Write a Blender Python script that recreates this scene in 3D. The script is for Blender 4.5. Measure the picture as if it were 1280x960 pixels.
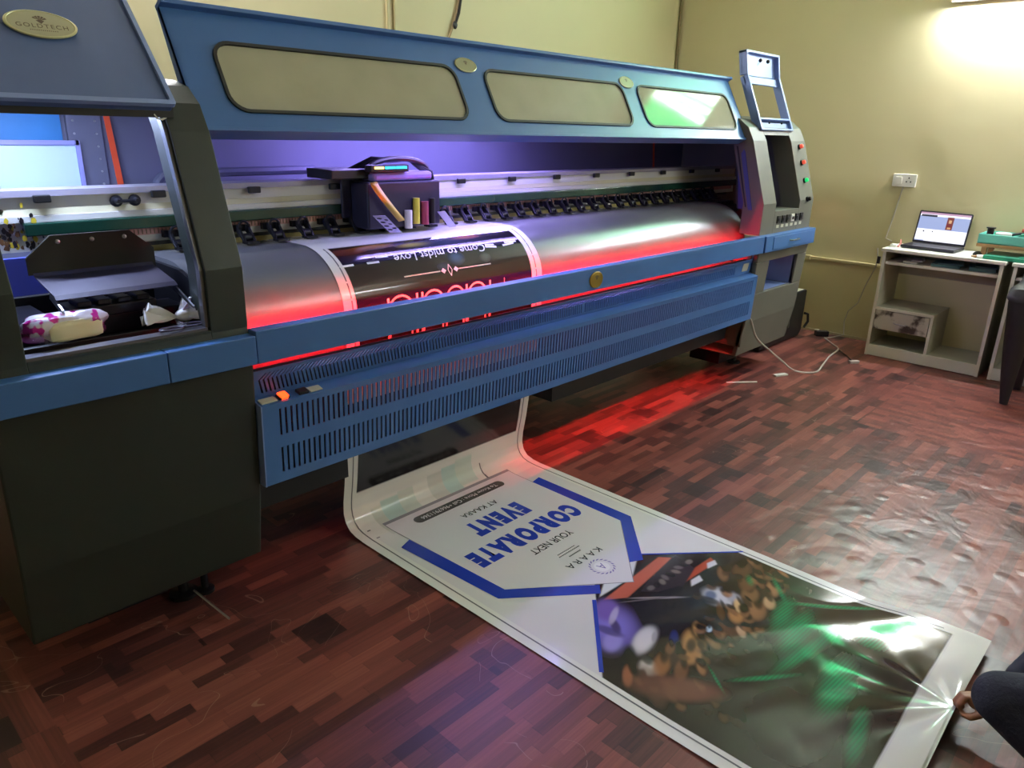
import bpy, bmesh, math, random
import numpy as np
from mathutils import Vector, Matrix
random.seed(7)
rng = np.random.default_rng(5)
PI = math.pi
scn = bpy.context.scene
for o in list(bpy.data.objects): bpy.data.objects.remove(o)
COL = scn.collection

# ------------------------------------------------------------------ camera
CAM_H = 1.5
cam_d = bpy.data.cameras.new('camera'); cam = bpy.data.objects.new('camera', cam_d); COL.objects.link(cam)
cam_d.sensor_width = 36.0; cam_d.lens = 920/1280*36.0; cam_d.clip_start = 0.02
RW = ((0.68604027, -0.22215354, 0.69281783), (-0.72717421, -0.24051177, 0.64293993), (0.02379946, -0.94488195, -0.32654509))
cam.matrix_world = Matrix([[RW[i][0], -RW[i][1], -RW[i][2], (0, 0, CAM_H)[i]] for i in range(3)] + [[0, 0, 0, 1]])
scn.camera = cam

# ------------------------------------------------------------------ exposure, world, light levels
vs = scn.view_settings
vs.view_transform = 'Standard'; vs.look = 'None'; vs.gamma = 1.0; vs.use_curve_mapping = False; vs.exposure = 0.65
W = bpy.data.worlds.new('world'); scn.world = W; W.use_nodes = True
W.node_tree.nodes['Background'].inputs[0].default_value = (0.5, 0.55, 0.6, 1); W.node_tree.nodes['Background'].inputs[1].default_value = 0.0
L_TUBE_RIGHT = 300.0      # tube light on the desk wall
L_TUBE_BACK = 300.0       # tube light high on the wall behind the printer
L_TUBE_FRONT = 200.0       # tube light on the wall behind the camera
L_WIN = 17.0             # daylight pane of the ventilator
L_WIN_GREEN = 13.0        # its green sheet
L_RED = 190.0             # red heater tubes
L_STATION = 150.0         # white-blue strip over the left station
L_PURPLE = 95.0           # violet strip under the hood

# ------------------------------------------------------------------ helpers
def lin(c):
    out = []
    for v in c[:3]:
        v = v/255.0
        out.append(v/12.92 if v <= 0.04045 else ((v+0.055)/1.055)**2.4)
    return (*out, 1.0)

MATS = {}
def mat(name, rgb, rough=0.5, metal=0.0, var=0.0, vscale=6.0, bump=0.0, bscale=60.0, coat=0.0, spec=0.5, alpha=1.0, emit=None, estr=0.0, trans=0.0):
    m = bpy.data.materials.new(name); m.use_nodes = True
    nt = m.node_tree; b = nt.nodes['Principled BSDF']
    c = lin(rgb)
    b.inputs['Base Color'].default_value = c
    b.inputs['Roughness'].default_value = rough; b.inputs['Metallic'].default_value = metal
    b.inputs['Coat Weight'].default_value = coat; b.inputs['Coat Roughness'].default_value = 0.08
    b.inputs['Specular IOR Level'].default_value = spec
    b.inputs['Alpha'].default_value = alpha
    b.inputs['Transmission Weight'].default_value = trans
    tc = nt.nodes.new('ShaderNodeTexCoord')
    n = nt.nodes.new('ShaderNodeTexNoise'); n.inputs['Scale'].default_value = vscale; n.inputs['Detail'].default_value = 6
    nt.links.new(tc.outputs['Object'], n.inputs['Vector'])
    if var > 0:
        r = nt.nodes.new('ShaderNodeMix'); r.data_type = 'RGBA'
        r.inputs[6].default_value = tuple(max(0, v*(1-var)) for v in c[:3])+(1,)
        r.inputs[7].default_value = tuple(min(1, v*(1+var)) for v in c[:3])+(1,)
        nt.links.new(n.outputs['Fac'], r.inputs[0]); nt.links.new(r.outputs[2], b.inputs['Base Color'])
    if bump > 0:
        n2 = nt.nodes.new('ShaderNodeTexNoise'); n2.inputs['Scale'].default_value = bscale; n2.inputs['Detail'].default_value = 5
        nt.links.new(tc.outputs['Object'], n2.inputs['Vector'])
        bp = nt.nodes.new('ShaderNodeBump'); bp.inputs['Strength'].default_value = bump; bp.inputs['Distance'].default_value = 0.01
        nt.links.new(n2.outputs['Fac'], bp.inputs['Height']); nt.links.new(bp.outputs[0], b.inputs['Normal'])
    if emit:
        b.inputs['Emission Color'].default_value = lin(emit); b.inputs['Emission Strength'].default_value = estr
    MATS[name] = m
    return m

class MB:
    """collects faces (with a material slot each) and links them as one mesh object"""
    def __init__(s): s.v = []; s.f = []; s.mi = []; s.ms = []; s.cur = 0
    def use(s, m):
        if m not in s.ms: s.ms.append(m)
        s.cur = s.ms.index(m); return s
    def add(s, vs, fs):
        o = len(s.v); s.v += [tuple(p) for p in vs]
        for f in fs: s.f.append([i+o for i in f]); s.mi.append(s.cur)
        return s
    def box(s, x0, x1, y0, y1, z0, z1):
        v = [(x, y, z) for z in (z0, z1) for y in (y0, y1) for x in (x0, x1)]
        return s.add(v, [(0, 2, 3, 1), (4, 5, 7, 6), (0, 1, 5, 4), (2, 6, 7, 3), (0, 4, 6, 2), (1, 3, 7, 5)])
    def obox(s, c, ax, half):
        c = Vector(c); ax = [Vector(a).normalized() for a in ax]
        v = []
        for k in (-1, 1):
            for j in (-1, 1):
                for i in (-1, 1): v.append(c+ax[0]*half[0]*i+ax[1]*half[1]*j+ax[2]*half[2]*k)
        return s.add(v, [(0, 2, 3, 1), (4, 5, 7, 6), (0, 1, 5, 4), (2, 6, 7, 3), (0, 4, 6, 2), (1, 3, 7, 5)])
    def prism(s, poly, x0, x1, axis='x'):
        """polygon in the two other axes, extruded"""
        n = len(poly)
        if axis == 'x': f = lambda p, t: (t, p[0], p[1])
        elif axis == 'y': f = lambda p, t: (p[0], t, p[1])
        else: f = lambda p, t: (p[0], p[1], t)
        v = [f(p, x0) for p in poly]+[f(p, x1) for p in poly]
        fs = [tuple(range(n-1, -1, -1)), tuple(range(n, 2*n))]
        fs += [(i, (i+1) % n, n+(i+1) % n, n+i) for i in range(n)]
        return s.add(v, fs)
    def tube(s, pts, r, n=10, caps=True):
        pts = [Vector(p) for p in pts]; rs = r if isinstance(r, (list, tuple)) else [r]*len(pts)
        rings = []; up = None
        for i, p in enumerate(pts):
            d = (pts[min(i+1, len(pts)-1)]-pts[max(i-1, 0)])
            d = d.normalized() if d.length > 1e-9 else Vector((0, 0, 1))
            if up is None: up = Vector((0, 0, 1)) if abs(d.z) < 0.9 else Vector((1, 0, 0))
            a = d.cross(up)
            if a.length < 1e-6: a = d.orthogonal()
            a.normalize(); b = a.cross(d).normalized(); up = b
            rings.append([p+(a*math.cos(t*2*PI/n)+b*math.sin(t*2*PI/n))*rs[i] for t in range(n)])
        v = [q for R in rings for q in R]; f = []
        for i in range(len(pts)-1):
            for t in range(n): f.append((i*n+t, i*n+(t+1) % n, (i+1)*n+(t+1) % n, (i+1)*n+t))
        if caps: f += [tuple(range(n-1, -1, -1)), tuple((len(pts)-1)*n+t for t in range(n))]
        return s.add(v, f)
    def lathe(s, prof, c, axis=(0, 0, 1), n=24):
        c = Vector(c); d = Vector(axis).normalized(); a = d.orthogonal().normalized(); b = d.cross(a)
        v = []; f = []
        for r, h in prof:
            for t in range(n): v.append(c+d*h+(a*math.cos(2*PI*t/n)+b*math.sin(2*PI*t/n))*r)
        for i in range(len(prof)-1):
            for t in range(n): f.append((i*n+t, i*n+(t+1) % n, (i+1)*n+(t+1) % n, (i+1)*n+t))
        f += [tuple(range(n-1, -1, -1)), tuple((len(prof)-1)*n+t for t in range(n))]
        return s.add(v, f)
    def ball(s, c, r, n=12, m=8):
        r = r if isinstance(r, (tuple, list)) else (r, r, r)
        v = []; f = []
        for i in range(m+1):
            a = PI*i/m
            for t in range(n):
                v.append((c[0]+r[0]*math.sin(a)*math.cos(2*PI*t/n), c[1]+r[1]*math.sin(a)*math.sin(2*PI*t/n), c[2]-r[2]*math.cos(a)))
        for i in range(m):
            for t in range(n): f.append((i*n+t, i*n+(t+1) % n, (i+1)*n+(t+1) % n, (i+1)*n+t))
        return s.add(v, f)
    def build(s, name, m=None, parent=None, bevel=0.0, smooth=False, seg=2):
        me = bpy.data.meshes.new(name); me.from_pydata(s.v, [], s.f)
        ms = s.ms if s.ms else [m]
        for q in ms: me.materials.append(q)
        if s.ms: me.polygons.foreach_set('material_index', s.mi)
        bm = bmesh.new(); bm.from_mesh(me); bmesh.ops.recalc_face_normals(bm, faces=bm.faces[:]); bm.to_mesh(me); bm.free()
        if smooth:
            me.polygons.foreach_set('use_smooth', [True]*len(me.polygons))
            me.set_sharp_from_angle(angle=math.radians(40))
        me.update()
        o = bpy.data.objects.new(name, me); COL.objects.link(o)
        if parent is not None:
            o.parent = parent
            P = parent; off = Vector((0, 0, 0))
            while P is not None: off += P.location; P = P.parent
            for vtx in me.vertices: vtx.co -= off
        if bevel > 0:
            b = o.modifiers.new('bevel', 'BEVEL'); b.width = bevel; b.segments = seg; b.limit_method = 'ANGLE'; b.angle_limit = math.radians(35)
        return o

def tag(o, label, cat, group=None):
    o['label'] = label; o['category'] = cat
    if group: o['group'] = group
    return o
def thing(name, label, cat, loc=(0, 0, 0), group=None):
    o = bpy.data.objects.new(name, None); COL.objects.link(o); o.location = loc
    o.empty_display_size = 0.1
    return tag(o, label, cat, group)
def struct(o): o['kind'] = 'structure'; return o
def lab(o, t): o['label'] = t; return o

def plate2d(outer, holes, thick):
    """flat plate with holes -> (verts, faces) in its own u,v,w"""
    cu = bpy.data.curves.new('tmp', 'CURVE'); cu.dimensions = '2D'; cu.fill_mode = 'BOTH'; cu.extrude = thick/2
    for loop in [outer]+list(holes):
        sp = cu.splines.new('POLY'); sp.points.add(len(loop)-1)
        for p, q in zip(sp.points, loop): p.co = (q[0], q[1], 0, 1)
        sp.use_cyclic_u = True
    o = bpy.data.objects.new('tmp', cu); COL.objects.link(o)
    dg = bpy.context.evaluated_depsgraph_get(); me = bpy.data.meshes.new_from_object(o.evaluated_get(dg))
    v = [tuple(p.co) for p in me.vertices]; f = [list(p.vertices) for p in me.polygons]
    bpy.data.objects.remove(o); bpy.data.curves.remove(cu); bpy.data.meshes.remove(me)
    return v, f
def text2d(txt, size=1.0, offset=0.0, shear=0.0, spacing=1.0, xscale=1.0, fit=None):
    """text outline -> centred (verts, faces) in u,v; fit=(width,height) stretches it to that box"""
    cu = bpy.data.curves.new('tmp', 'FONT'); cu.body = txt; cu.size = size; cu.offset = offset; cu.shear = shear; cu.space_character = spacing
    cu.resolution_u = 4
    o = bpy.data.objects.new('tmp', cu); COL.objects.link(o)
    dg = bpy.context.evaluated_depsgraph_get(); me = bpy.data.meshes.new_from_object(o.evaluated_get(dg))
    v = [tuple(p.co) for p in me.vertices]; f = [list(p.vertices) for p in me.polygons]
    bpy.data.objects.remove(o); bpy.data.curves.remove(cu); bpy.data.meshes.remove(me)
    xs = [p[0] for p in v]; ys = [p[1] for p in v]
    cx, cy = (min(xs)+max(xs))/2, (min(ys)+max(ys))/2; sx = xscale; sy = 1.0
    if fit:
        sx = fit[0]/(max(xs)-min(xs)); sy = fit[1]/(max(ys)-min(ys)) if len(fit) > 1 and fit[1] else sx
    return [((p[0]-cx)*sx, (p[1]-cy)*sy) for p in v], f
def rrect(u0, u1, v0, v1, r, n=6):
    pts = []
    for cx, cy, a0 in ((u1-r, v0+r, -90), (u1-r, v1-r, 0), (u0+r, v1-r, 90), (u0+r, v0+r, 180)):
        for k in range(n+1):
            a = math.radians(a0+90*k/n); pts.append((cx+r*math.cos(a), cy+r*math.sin(a)))
    return pts
def frame_map(O, U, V):
    O = Vector(O); U = Vector(U).normalized(); V = Vector(V).normalized(); N = U.cross(V).normalized()
    return lambda p: tuple(O+U*p[0]+V*p[1]+N*(p[2] if len(p) > 2 else 0))

# ------------------------------------------------------------------ materials
BLUE = mat('blue_paint', (62, 106, 168), 0.38, var=0.16, vscale=5)
BLUE_LID = mat('blue_paint_lid', (72, 96, 146), 0.5, var=0.10, vscale=9)
BLUE_PALE = mat('pale_blue_paint', (118, 142, 196), 0.4, var=0.08)
GREEN_GREY = mat('dark_green_grey_paint', (32, 42, 37), 0.5, var=0.10, bump=0.05, bscale=300)
GREY_PAINT = mat('warm_grey_paint', (96, 97, 88), 0.5, var=0.1)
BLACK = mat('black_plastic', (16, 16, 18), 0.45, var=0.3)
DARKMETAL = mat('dark_metal', (42, 42, 48), 0.38, 0.7, var=0.3)
STEEL = mat('brushed_steel', (168, 170, 176), 0.33, 1.0, var=0.12, vscale=20)
PLATEN = mat('platen_steel', (112, 114, 118), 0.30, 0.35, var=0.35, vscale=3.2)
WHITE_ALU = mat('white_aluminium', (205, 205, 200), 0.42, 0.1, var=0.06)
CREAM = mat('cream_stripe', (196, 192, 160), 0.5)
RAILGREEN = mat('green_guide_rail', (22, 58, 46), 0.22, 0.0, var=0.35, vscale=4, coat=0.4)
PINK = mat('pink_scale_strip', (188, 140, 138), 0.5)
OLIVE = mat('olive_strip', (150, 138, 76), 0.55, var=0.15)
INNER = mat('inner_panel_paint', (104, 106, 126), 0.55, var=0.06)
INNER_BLUE = mat('inner_blue_paint', (60, 74, 140), 0.5, var=0.1)
ORANGE = mat('orange_strap', (226, 84, 44), 0.5)
RUBBER = mat('rubber_gasket', (28, 28, 28), 0.6)
BRASS = mat('brass_badge', (172, 172, 136), 0.4, 0.0, var=0.1)
BRASS_RIM = mat('badge_rim', (204, 206, 160), 0.3, 0.2)
BADGE_INK = mat('badge_ink', (92, 78, 54), 0.5)
GOLD_B = mat('gold_badge', (150, 128, 52), 0.35, 0.4, var=0.15)
WHITE = mat('white_plastic', (222, 220, 212), 0.4)
INK_K = mat('ink_stain_black', (18, 14, 22), 0.4)
INK_Y = mat('ink_stain_yellow', (190, 168, 40), 0.4)
INK_B = mat('ink_stain_brown', (92, 62, 34), 0.4)
STICK = mat('sticker_paper', (190, 190, 170), 0.5)
CABLE_W = mat('white_cable', (176, 168, 160), 0.45)
CABLE_K = mat('black_cable', (30, 28, 26), 0.5)
YELLOW_RIB = mat('yellow_ribbon', (190, 160, 70), 0.4)
YELLOW = mat('yellow_tube', (206, 200, 70), 0.35)
LILAC_METAL = mat('wing_steel', (176, 170, 206), 0.35, 0.5)
RED_GLOW = mat('red_heater_glow', (120, 10, 14), 0.4, emit=(255, 22, 34), estr=L_RED)
RED_LOW = mat('red_heater_low', (120, 10, 14), 0.4, emit=(255, 22, 34), estr=L_RED*.75)
RED_LOW2 = mat('red_heater_dim', (120, 10, 14), 0.4, emit=(255, 22, 34), estr=L_RED*.05)
RED_LAMP = mat('red_switch_lamp', (220, 50, 20), 0.3, emit=(255, 60, 20), estr=3.0)
RED_BTN = mat('red_button', (220, 100, 84), 0.3, emit=(255, 90, 70), estr=0.35)
GREEN_BTN = mat('green_button', (20, 160, 90), 0.3, emit=(30, 220, 120), estr=0.5)
LED_C = mat('cyan_led', (40, 160, 200), 0.3, emit=(40, 200, 255), estr=2.2)
LED_A = mat('amber_led', (220, 160, 90), 0.3, emit=(255, 190, 110), estr=2.5)
STRIP_W = mat('station_led_strip', (230, 235, 255), 0.4, emit=(196, 212, 255), estr=L_STATION)
STRIP_P = mat('violet_led_strip', (200, 180, 255), 0.4, emit=(168, 150, 255), estr=L_PURPLE)
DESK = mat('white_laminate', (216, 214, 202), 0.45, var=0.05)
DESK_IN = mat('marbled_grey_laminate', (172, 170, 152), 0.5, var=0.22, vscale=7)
CHAIR_K = mat('black_moulded_plastic', (30, 28, 30), 0.42, var=0.1)
TEAL = mat('teal_paint', (112, 200, 184), 0.4, var=0.06)
WOOD = mat('raw_wood_edge', (166, 128, 84), 0.6, var=0.2)
MATGREEN = mat('green_board', (30, 126, 96), 0.4, var=0.15)
LAPTOP = mat('laptop_shell', (44, 42, 50), 0.4, 0.3)
PAPER = mat('paper', (214, 212, 204), 0.6)
PAPER_T = mat('teal_folder', (96, 138, 136), 0.5, var=0.2)
TUBE_W = mat('lit_tube', (255, 250, 235), 0.4, emit=(240, 246, 255), estr=L_TUBE_RIGHT)
TUBE_B = mat('lit_tube_back', (255, 250, 255), 0.4, emit=(240, 242, 255), estr=L_TUBE_BACK)
TUBE_F = mat('lit_tube_front', (255, 250, 235), 0.4, emit=(238, 246, 255), estr=L_TUBE_FRONT)
SKIN = mat('skin', (150, 104, 78), 0.5, var=0.08)
NAVY = mat('navy_cloth', (26, 30, 46), 0.85, var=0.25, vscale=40, bump=0.2, bscale=120)
SHIRT = mat('dark_shirt_cloth', (30, 34, 50), 0.85, var=0.2, vscale=30)
HAIR = mat('dark_hair', (18, 14, 12), 0.6)

# acrylic hood window: dusty, partly see-through sheet
def acrylic():
    m = bpy.data.materials.new('dusty_acrylic'); m.use_nodes = True; nt = m.node_tree; nt.nodes.clear()
    out = nt.nodes.new('ShaderNodeOutputMaterial'); mx = nt.nodes.new('ShaderNodeMixShader'); tr = nt.nodes.new('ShaderNodeBsdfTransparent')
    b = nt.nodes.new('ShaderNodeBsdfPrincipled'); b.inputs['Base Color'].default_value = lin((196, 194, 172)); b.inputs['Roughness'].default_value = 0.07
    tr.inputs[0].default_value = lin((205, 206, 198))
    n = nt.nodes.new('ShaderNodeTexNoise'); n.inputs['Scale'].default_value = 5; n.inputs['Detail'].default_value = 6
    tc = nt.nodes.new('ShaderNodeTexCoord'); nt.links.new(tc.outputs['Object'], n.inputs['Vector'])
    mr = nt.nodes.new('ShaderNodeMapRange'); mr.inputs[3].default_value = 0.42; mr.inputs[4].default_value = 0.62
    nt.links.new(n.outputs['Fac'], mr.inputs[0]); nt.links.new(mr.outputs[0], mx.inputs[0])
    nt.links.new(tr.outputs[0], mx.inputs[1]); nt.links.new(b.outputs[0], mx.inputs[2]); nt.links.new(mx.outputs[0], out.inputs[0])
    return m
ACRYLIC = acrylic()

def wall_mat(name, rgb):
    m = mat(name, rgb, 0.62, var=0.06, vscale=1.6)
    nt = m.node_tree; b = nt.nodes['Principled BSDF']; tc = nt.nodes['Texture Coordinate']
    n1 = nt.nodes.new('ShaderNodeTexNoise'); n1.inputs['Scale'].default_value = 5.5; n1.inputs['Detail'].default_value = 4; n1.inputs['Roughness'].default_value = 0.45
    v = nt.nodes.new('ShaderNodeTexVoronoi'); v.inputs['Scale'].default_value = 3.0
    mr = nt.nodes.new('ShaderNodeMapRange'); mr.inputs[1].default_value = 0.0; mr.inputs[2].default_value = 0.12; mr.inputs[3].default_value = 1.0; mr.inputs[4].default_value = 0.0
    ad = nt.nodes.new('ShaderNodeMath'); ad.operation = 'MULTIPLY_ADD'; ad.inputs[1].default_value = 0.5
    bp = nt.nodes.new('ShaderNodeBump'); bp.inputs['Strength'].default_value = 0.10; bp.inputs['Distance'].default_value = 0.03
    for q in (n1, v): nt.links.new(tc.outputs['Object'], q.inputs['Vector'])
    nt.links.new(v.outputs['Distance'], mr.inputs[0]); nt.links.new(mr.outputs[0], ad.inputs[0]); nt.links.new(n1.outputs['Fac'], ad.inputs[2])
    nt.links.new(ad.outputs[0], bp.inputs['Height']); nt.links.new(bp.outputs[0], b.inputs['Normal'])
    return m
WALL = wall_mat('yellow_plaster', (206, 196, 154))
CEIL = mat('ceiling_white', (214, 208, 190), 0.7)

# floor: vinyl printed with dark red strip parquet; three sheets with different print
def floor_mat():
    m = bpy.data.materials.new('parquet_vinyl'); m.use_nodes = True; nt = m.node_tree; N = nt.nodes.new; L = nt.links.new
    b = nt.nodes['Principled BSDF']
    tc = N('ShaderNodeTexCoord'); sp = N('ShaderNodeSeparateXYZ'); L(tc.outputs['Object'], sp.inputs[0])
    def M(op, a, c=None, d=None):
        q = N('ShaderNodeMath'); q.operation = op
        for i, val in enumerate((a, c, d)):
            if val is None: continue
            if isinstance(val, (int, float)): q.inputs[i].default_value = val
            else: L(val, q.inputs[i])
        return q.outputs[0]
    def wn(dims, a, bb=None):
        q = N('ShaderNodeTexWhiteNoise'); q.noise_dimensions = dims
        if dims == '1D': L(a, q.inputs['W'])
        else:
            cb = N('ShaderNodeCombineXYZ'); L(a, cb.inputs[0]); L(bb, cb.inputs[1]); L(cb.outputs[0], q.inputs['Vector'])
        return q.outputs['Value']
    X, Y = sp.outputs[0], sp.outputs[1]
    left = M('LESS_THAN', X, 0.318)                     # the sheet under the left end lies the other way
    def sheet(along, across, w, Lmin, Lmax, seed):
        row = M('FLOOR', M('DIVIDE', across, w))
        ln = M('MULTIPLY_ADD', wn('1D', M('ADD', row, seed+17.3)), Lmax-Lmin, Lmin)
        pos = M('ADD', M('DIVIDE', along, ln), M('MULTIPLY', wn('1D', M('ADD', row, seed)), 7.0))
        cell = M('FLOOR', pos)
        val = wn('2D', M('ADD', cell, seed), row)
        # dark square clusters two or three strips wide
        brow = M('FLOOR', M('DIVIDE', across, w*3)); bpos = M('ADD', M('DIVIDE', along, w*3.2), M('MULTIPLY', wn('1D', M('ADD', brow, seed+5)), 5.0))
        big = wn('2D', M('ADD', M('FLOOR', bpos), seed+3), brow)
        dark = M('LESS_THAN', big, 0.085)
        fx = M('FRACT', pos); fy = M('FRACT', M('DIVIDE', across, w))
        seam = M('MAXIMUM', M('LESS_THAN', fy, 0.035), M('LESS_THAN', M('MULTIPLY', fx, ln), 0.003))
        return val, dark, seam
    def mix(f, a, c):
        q = N('ShaderNodeMix'); q.data_type = 'FLOAT'; L(f, q.inputs[0]); L(a, q.inputs[2]); L(c, q.inputs[3]); return q.outputs[0]
    al = mix(left, X, Y); ac = mix(left, Y, X)
    val, dark, seam = sheet(al, ac, 0.040, 0.13, 0.40, 2.0)
    val2, dark2, seam2 = sheet(Y, X, 0.04, 0.06, 0.12, 31.0)  # far right sheet: short blocks
    far = M('MULTIPLY', M('GREATER_THAN', X, 4.12), M('LESS_THAN', Y, 1.19))
    v = mix(far, val, M('MULTIPLY_ADD', val2, 0.7, 0.3)); dk = mix(far, dark, M('MULTIPLY', dark2, 0.0)); sm = mix(far, seam, seam2)
    st = N('ShaderNodeCombineXYZ'); L(M('MULTIPLY', al, 2.2), st.inputs[0]); L(M('MULTIPLY', ac, 60.0), st.inputs[1]); L(M('MULTIPLY', v, 40), st.inputs[2])
    gr = N('ShaderNodeTexNoise'); gr.inputs['Scale'].default_value = 2.2; gr.inputs['Detail'].default_value = 6; L(st.outputs[0], gr.inputs['Vector'])
    vv = M('ADD', M('MULTIPLY_ADD', v, 0.66, 0.14), M('MULTIPLY', M('SUBTRACT', gr.outputs['Fac'], 0.5), 0.5))
    vv = M('SUBTRACT', vv, M('MULTIPLY', dk, 0.42)); vv = M('SUBTRACT', vv, M('MULTIPLY', sm, 0.10))
    cr = N('ShaderNodeValToRGB'); L(vv, cr.inputs[0])
    e = cr.color_ramp.elements
    e[0].position = 0.0; e[0].color = lin((54, 34, 35)); e[1].position = 1.0; e[1].color = lin((154, 94, 80))
    for p, c in ((0.22, (80, 45, 43)), (0.45, (106, 58, 53)), (0.7, (128, 72, 64))):
        q = e.new(p); q.color = lin(c)
    # fine light scratches
    n1 = N('ShaderNodeTexNoise'); n1.inputs['Scale'].default_value = 3.2; n1.inputs['Detail'].default_value = 1.5; n1.inputs['Distortion'].default_value = 1.3; L(tc.outputs['Object'], n1.inputs['Vector'])
    n2 = N('ShaderNodeTexNoise'); n2.inputs['Scale'].default_value = 2.6; L(tc.outputs['Object'], n2.inputs['Vector'])
    ln = M('LESS_THAN', M('ABSOLUTE', M('SUBTRACT', n1.outputs['Fac'], 0.5)), 0.0018)
    scr = M('MULTIPLY', M('MULTIPLY', ln, M('GREATER_THAN', n2.outputs['Fac'], 0.52)), 0.30)
    mc = N('ShaderNodeMix'); mc.data_type = 'RGBA'; L(scr, mc.inputs[0]); L(cr.outputs[0], mc.inputs[6]); mc.inputs[7].default_value = lin((190, 160, 140))
    L(mc.outputs[2], b.inputs['Base Color'])
    # wrinkles and bubbles of the loose sheet, strongest on the open floor right of the banner
    w1 = N('ShaderNodeTexNoise'); w1.inputs['Scale'].default_value = 5.0; w1.inputs['Detail'].default_value = 3; w1.inputs['Distortion'].default_value = 0.6; L(tc.outputs['Object'], w1.inputs['Vector'])
    w2 = N('ShaderNodeTexVoronoi'); w2.inputs['Scale'].default_value = 9.0; w2.feature = 'SMOOTH_F1'; L(tc.outputs['Object'], w2.inputs['Vector'])
    bub = N('ShaderNodeMapRange'); bub.inputs[1].default_value = 0.0; bub.inputs[2].default_value = 0.3; bub.inputs[3].default_value = 1.0; bub.inputs[4].default_value = 0.0; L(w2.outputs['Distance'], bub.inputs[0])
    mx = N('ShaderNodeMapRange'); mx.inputs[1].default_value = 1.6; mx.inputs[2].default_value = 2.7; L(X, mx.inputs[0])
    my = N('ShaderNodeMapRange'); my.inputs[1].default_value = 1.6; my.inputs[2].default_value = 0.7; L(Y, my.inputs[0])
    mk = M('MULTIPLY', mx.outputs[0], my.outputs[0])
    h = M('ADD', M('MULTIPLY', w1.outputs['Fac'], 0.6), M('MULTIPLY', bub.outputs[0], 0.22))
    h = M('MULTIPLY', h, M('MULTIPLY_ADD', mk, 0.9, 0.12))
    bp = N('ShaderNodeBump'); bp.inputs['Strength'].default_value = 0.6; bp.inputs['Distance'].default_value = 0.03; L(h, bp.inputs['Height']); L(bp.outputs[0], b.inputs['Normal'])
    b.inputs['Roughness'].default_value = 0.36; b.inputs['Specular IOR Level'].default_value = 0.42
    return m
FLOOR = floor_mat()

# ------------------------------------------------------------------ room
XR, YB, XL, YF, ZC = 5.98, 3.72, -2.2, -2.6, 3.45
struct(MB().box(XL-.1, XR+.1, YF-.1, YB+.1, -0.1, 0.0).build('floor', FLOOR))
struct(MB().box(XL-.1, XR+.1, YF-.1, YB+.1, ZC, ZC+0.1).build('ceiling', CEIL))
struct(MB().box(XL-.1, XR+.1, YB, YB+.1, 0, ZC).build('wall_back', WALL))
wr = MB()
WY0, WY1, WZ0, WZ1 = 1.02, 2.06, 2.60, 3.24      # ventilator opening
wr.box(XR, XR+.1, YF-.1, WY0, 0, ZC); wr.box(XR, XR+.1, WY1, YB, 0, ZC); wr.box(XR, XR+.1, WY0, WY1, 0, WZ0); wr.box(XR, XR+.1, WY0, WY1, WZ1, ZC)
struct(wr.build('wall_right', WALL))
struct(MB().box(XL-.1, XL, YF, YB, 0, ZC).build('wall_left', WALL))
struct(MB().box(XL, XR, YF-.1, YF, 0, ZC).build('wall_front', WALL))
SKIRT = mat('skirting_edge', (176, 166, 136), 0.6)
struct(MB().box(XR-.012, XR, YF, YB, 0, 0.018).build('baseboard_right', SKIRT))
struct(MB().box(XL, XR-.012, YB-.012, YB, 0, 0.018).build('baseboard_back', SKIRT))
# ventilator window with a green sheet hung over part of it
PANE = mat('daylit_frosted_pane', (240, 250, 250), 0.5, emit=(236, 250, 248), estr=L_WIN)
GSHEET = mat('green_sheet_backlit', (10, 130, 80), 0.6, emit=(0, 190, 104), estr=L_WIN_GREEN)
wf = MB().box(XR-.03, XR+.06, WY0-.03, WY0+.02, WZ0-.03, WZ1+.03).box(XR-.03, XR+.06, WY1-.02, WY1+.03, WZ0-.03, WZ1+.03)
wf.box(XR-.03, XR+.06, WY0+.02, WY1-.02, WZ0-.03, WZ0+.02).box(XR-.03, XR+.06, WY0+.02, WY1-.02, WZ1-.02, WZ1+.03)
win = struct(wf.build('window_1', mat('window_frame_paint', (150, 140, 110), 0.5)))
MB().box(XR+.03, XR+.035, WY0+.02, WY1-.02, WZ0+.02, WZ1-.02).build('pane', PANE, win)
gs = MB()
def gstrip(y0, y1, y2, y3):    # slanted strip of sheet, top edge y0..y1, bottom edge y2..y3
    n = 10
    vv = []
    for k in range(n+1):
        t = k/n; a = y0+(y2-y0)*t; c = y1+(y3-y1)*t; z = WZ1-.02-(WZ1-WZ0-.04)*t
        for j in range(7):
            q = j/6; vv.append((XR+.012+.008*math.sin(q*9+t*3), a+(c-a)*q, z))
    gs.add(vv, [(k*7+j, k*7+j+1, (k+1)*7+j+1, (k+1)*7+j) for k in range(n) for j in range(6)])
gstrip(WY1-.03, 1.72, WY1-.03, 1.76); gstrip(1.56, 1.52, 1.66, 1.62); gstrip(1.49, 1.47, 1.57, 1.54); gstrip(1.40, WY0+.03, 1.48, WY0+.03)
gs.build('curtain', GSHEET, win, smooth=True)

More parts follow.
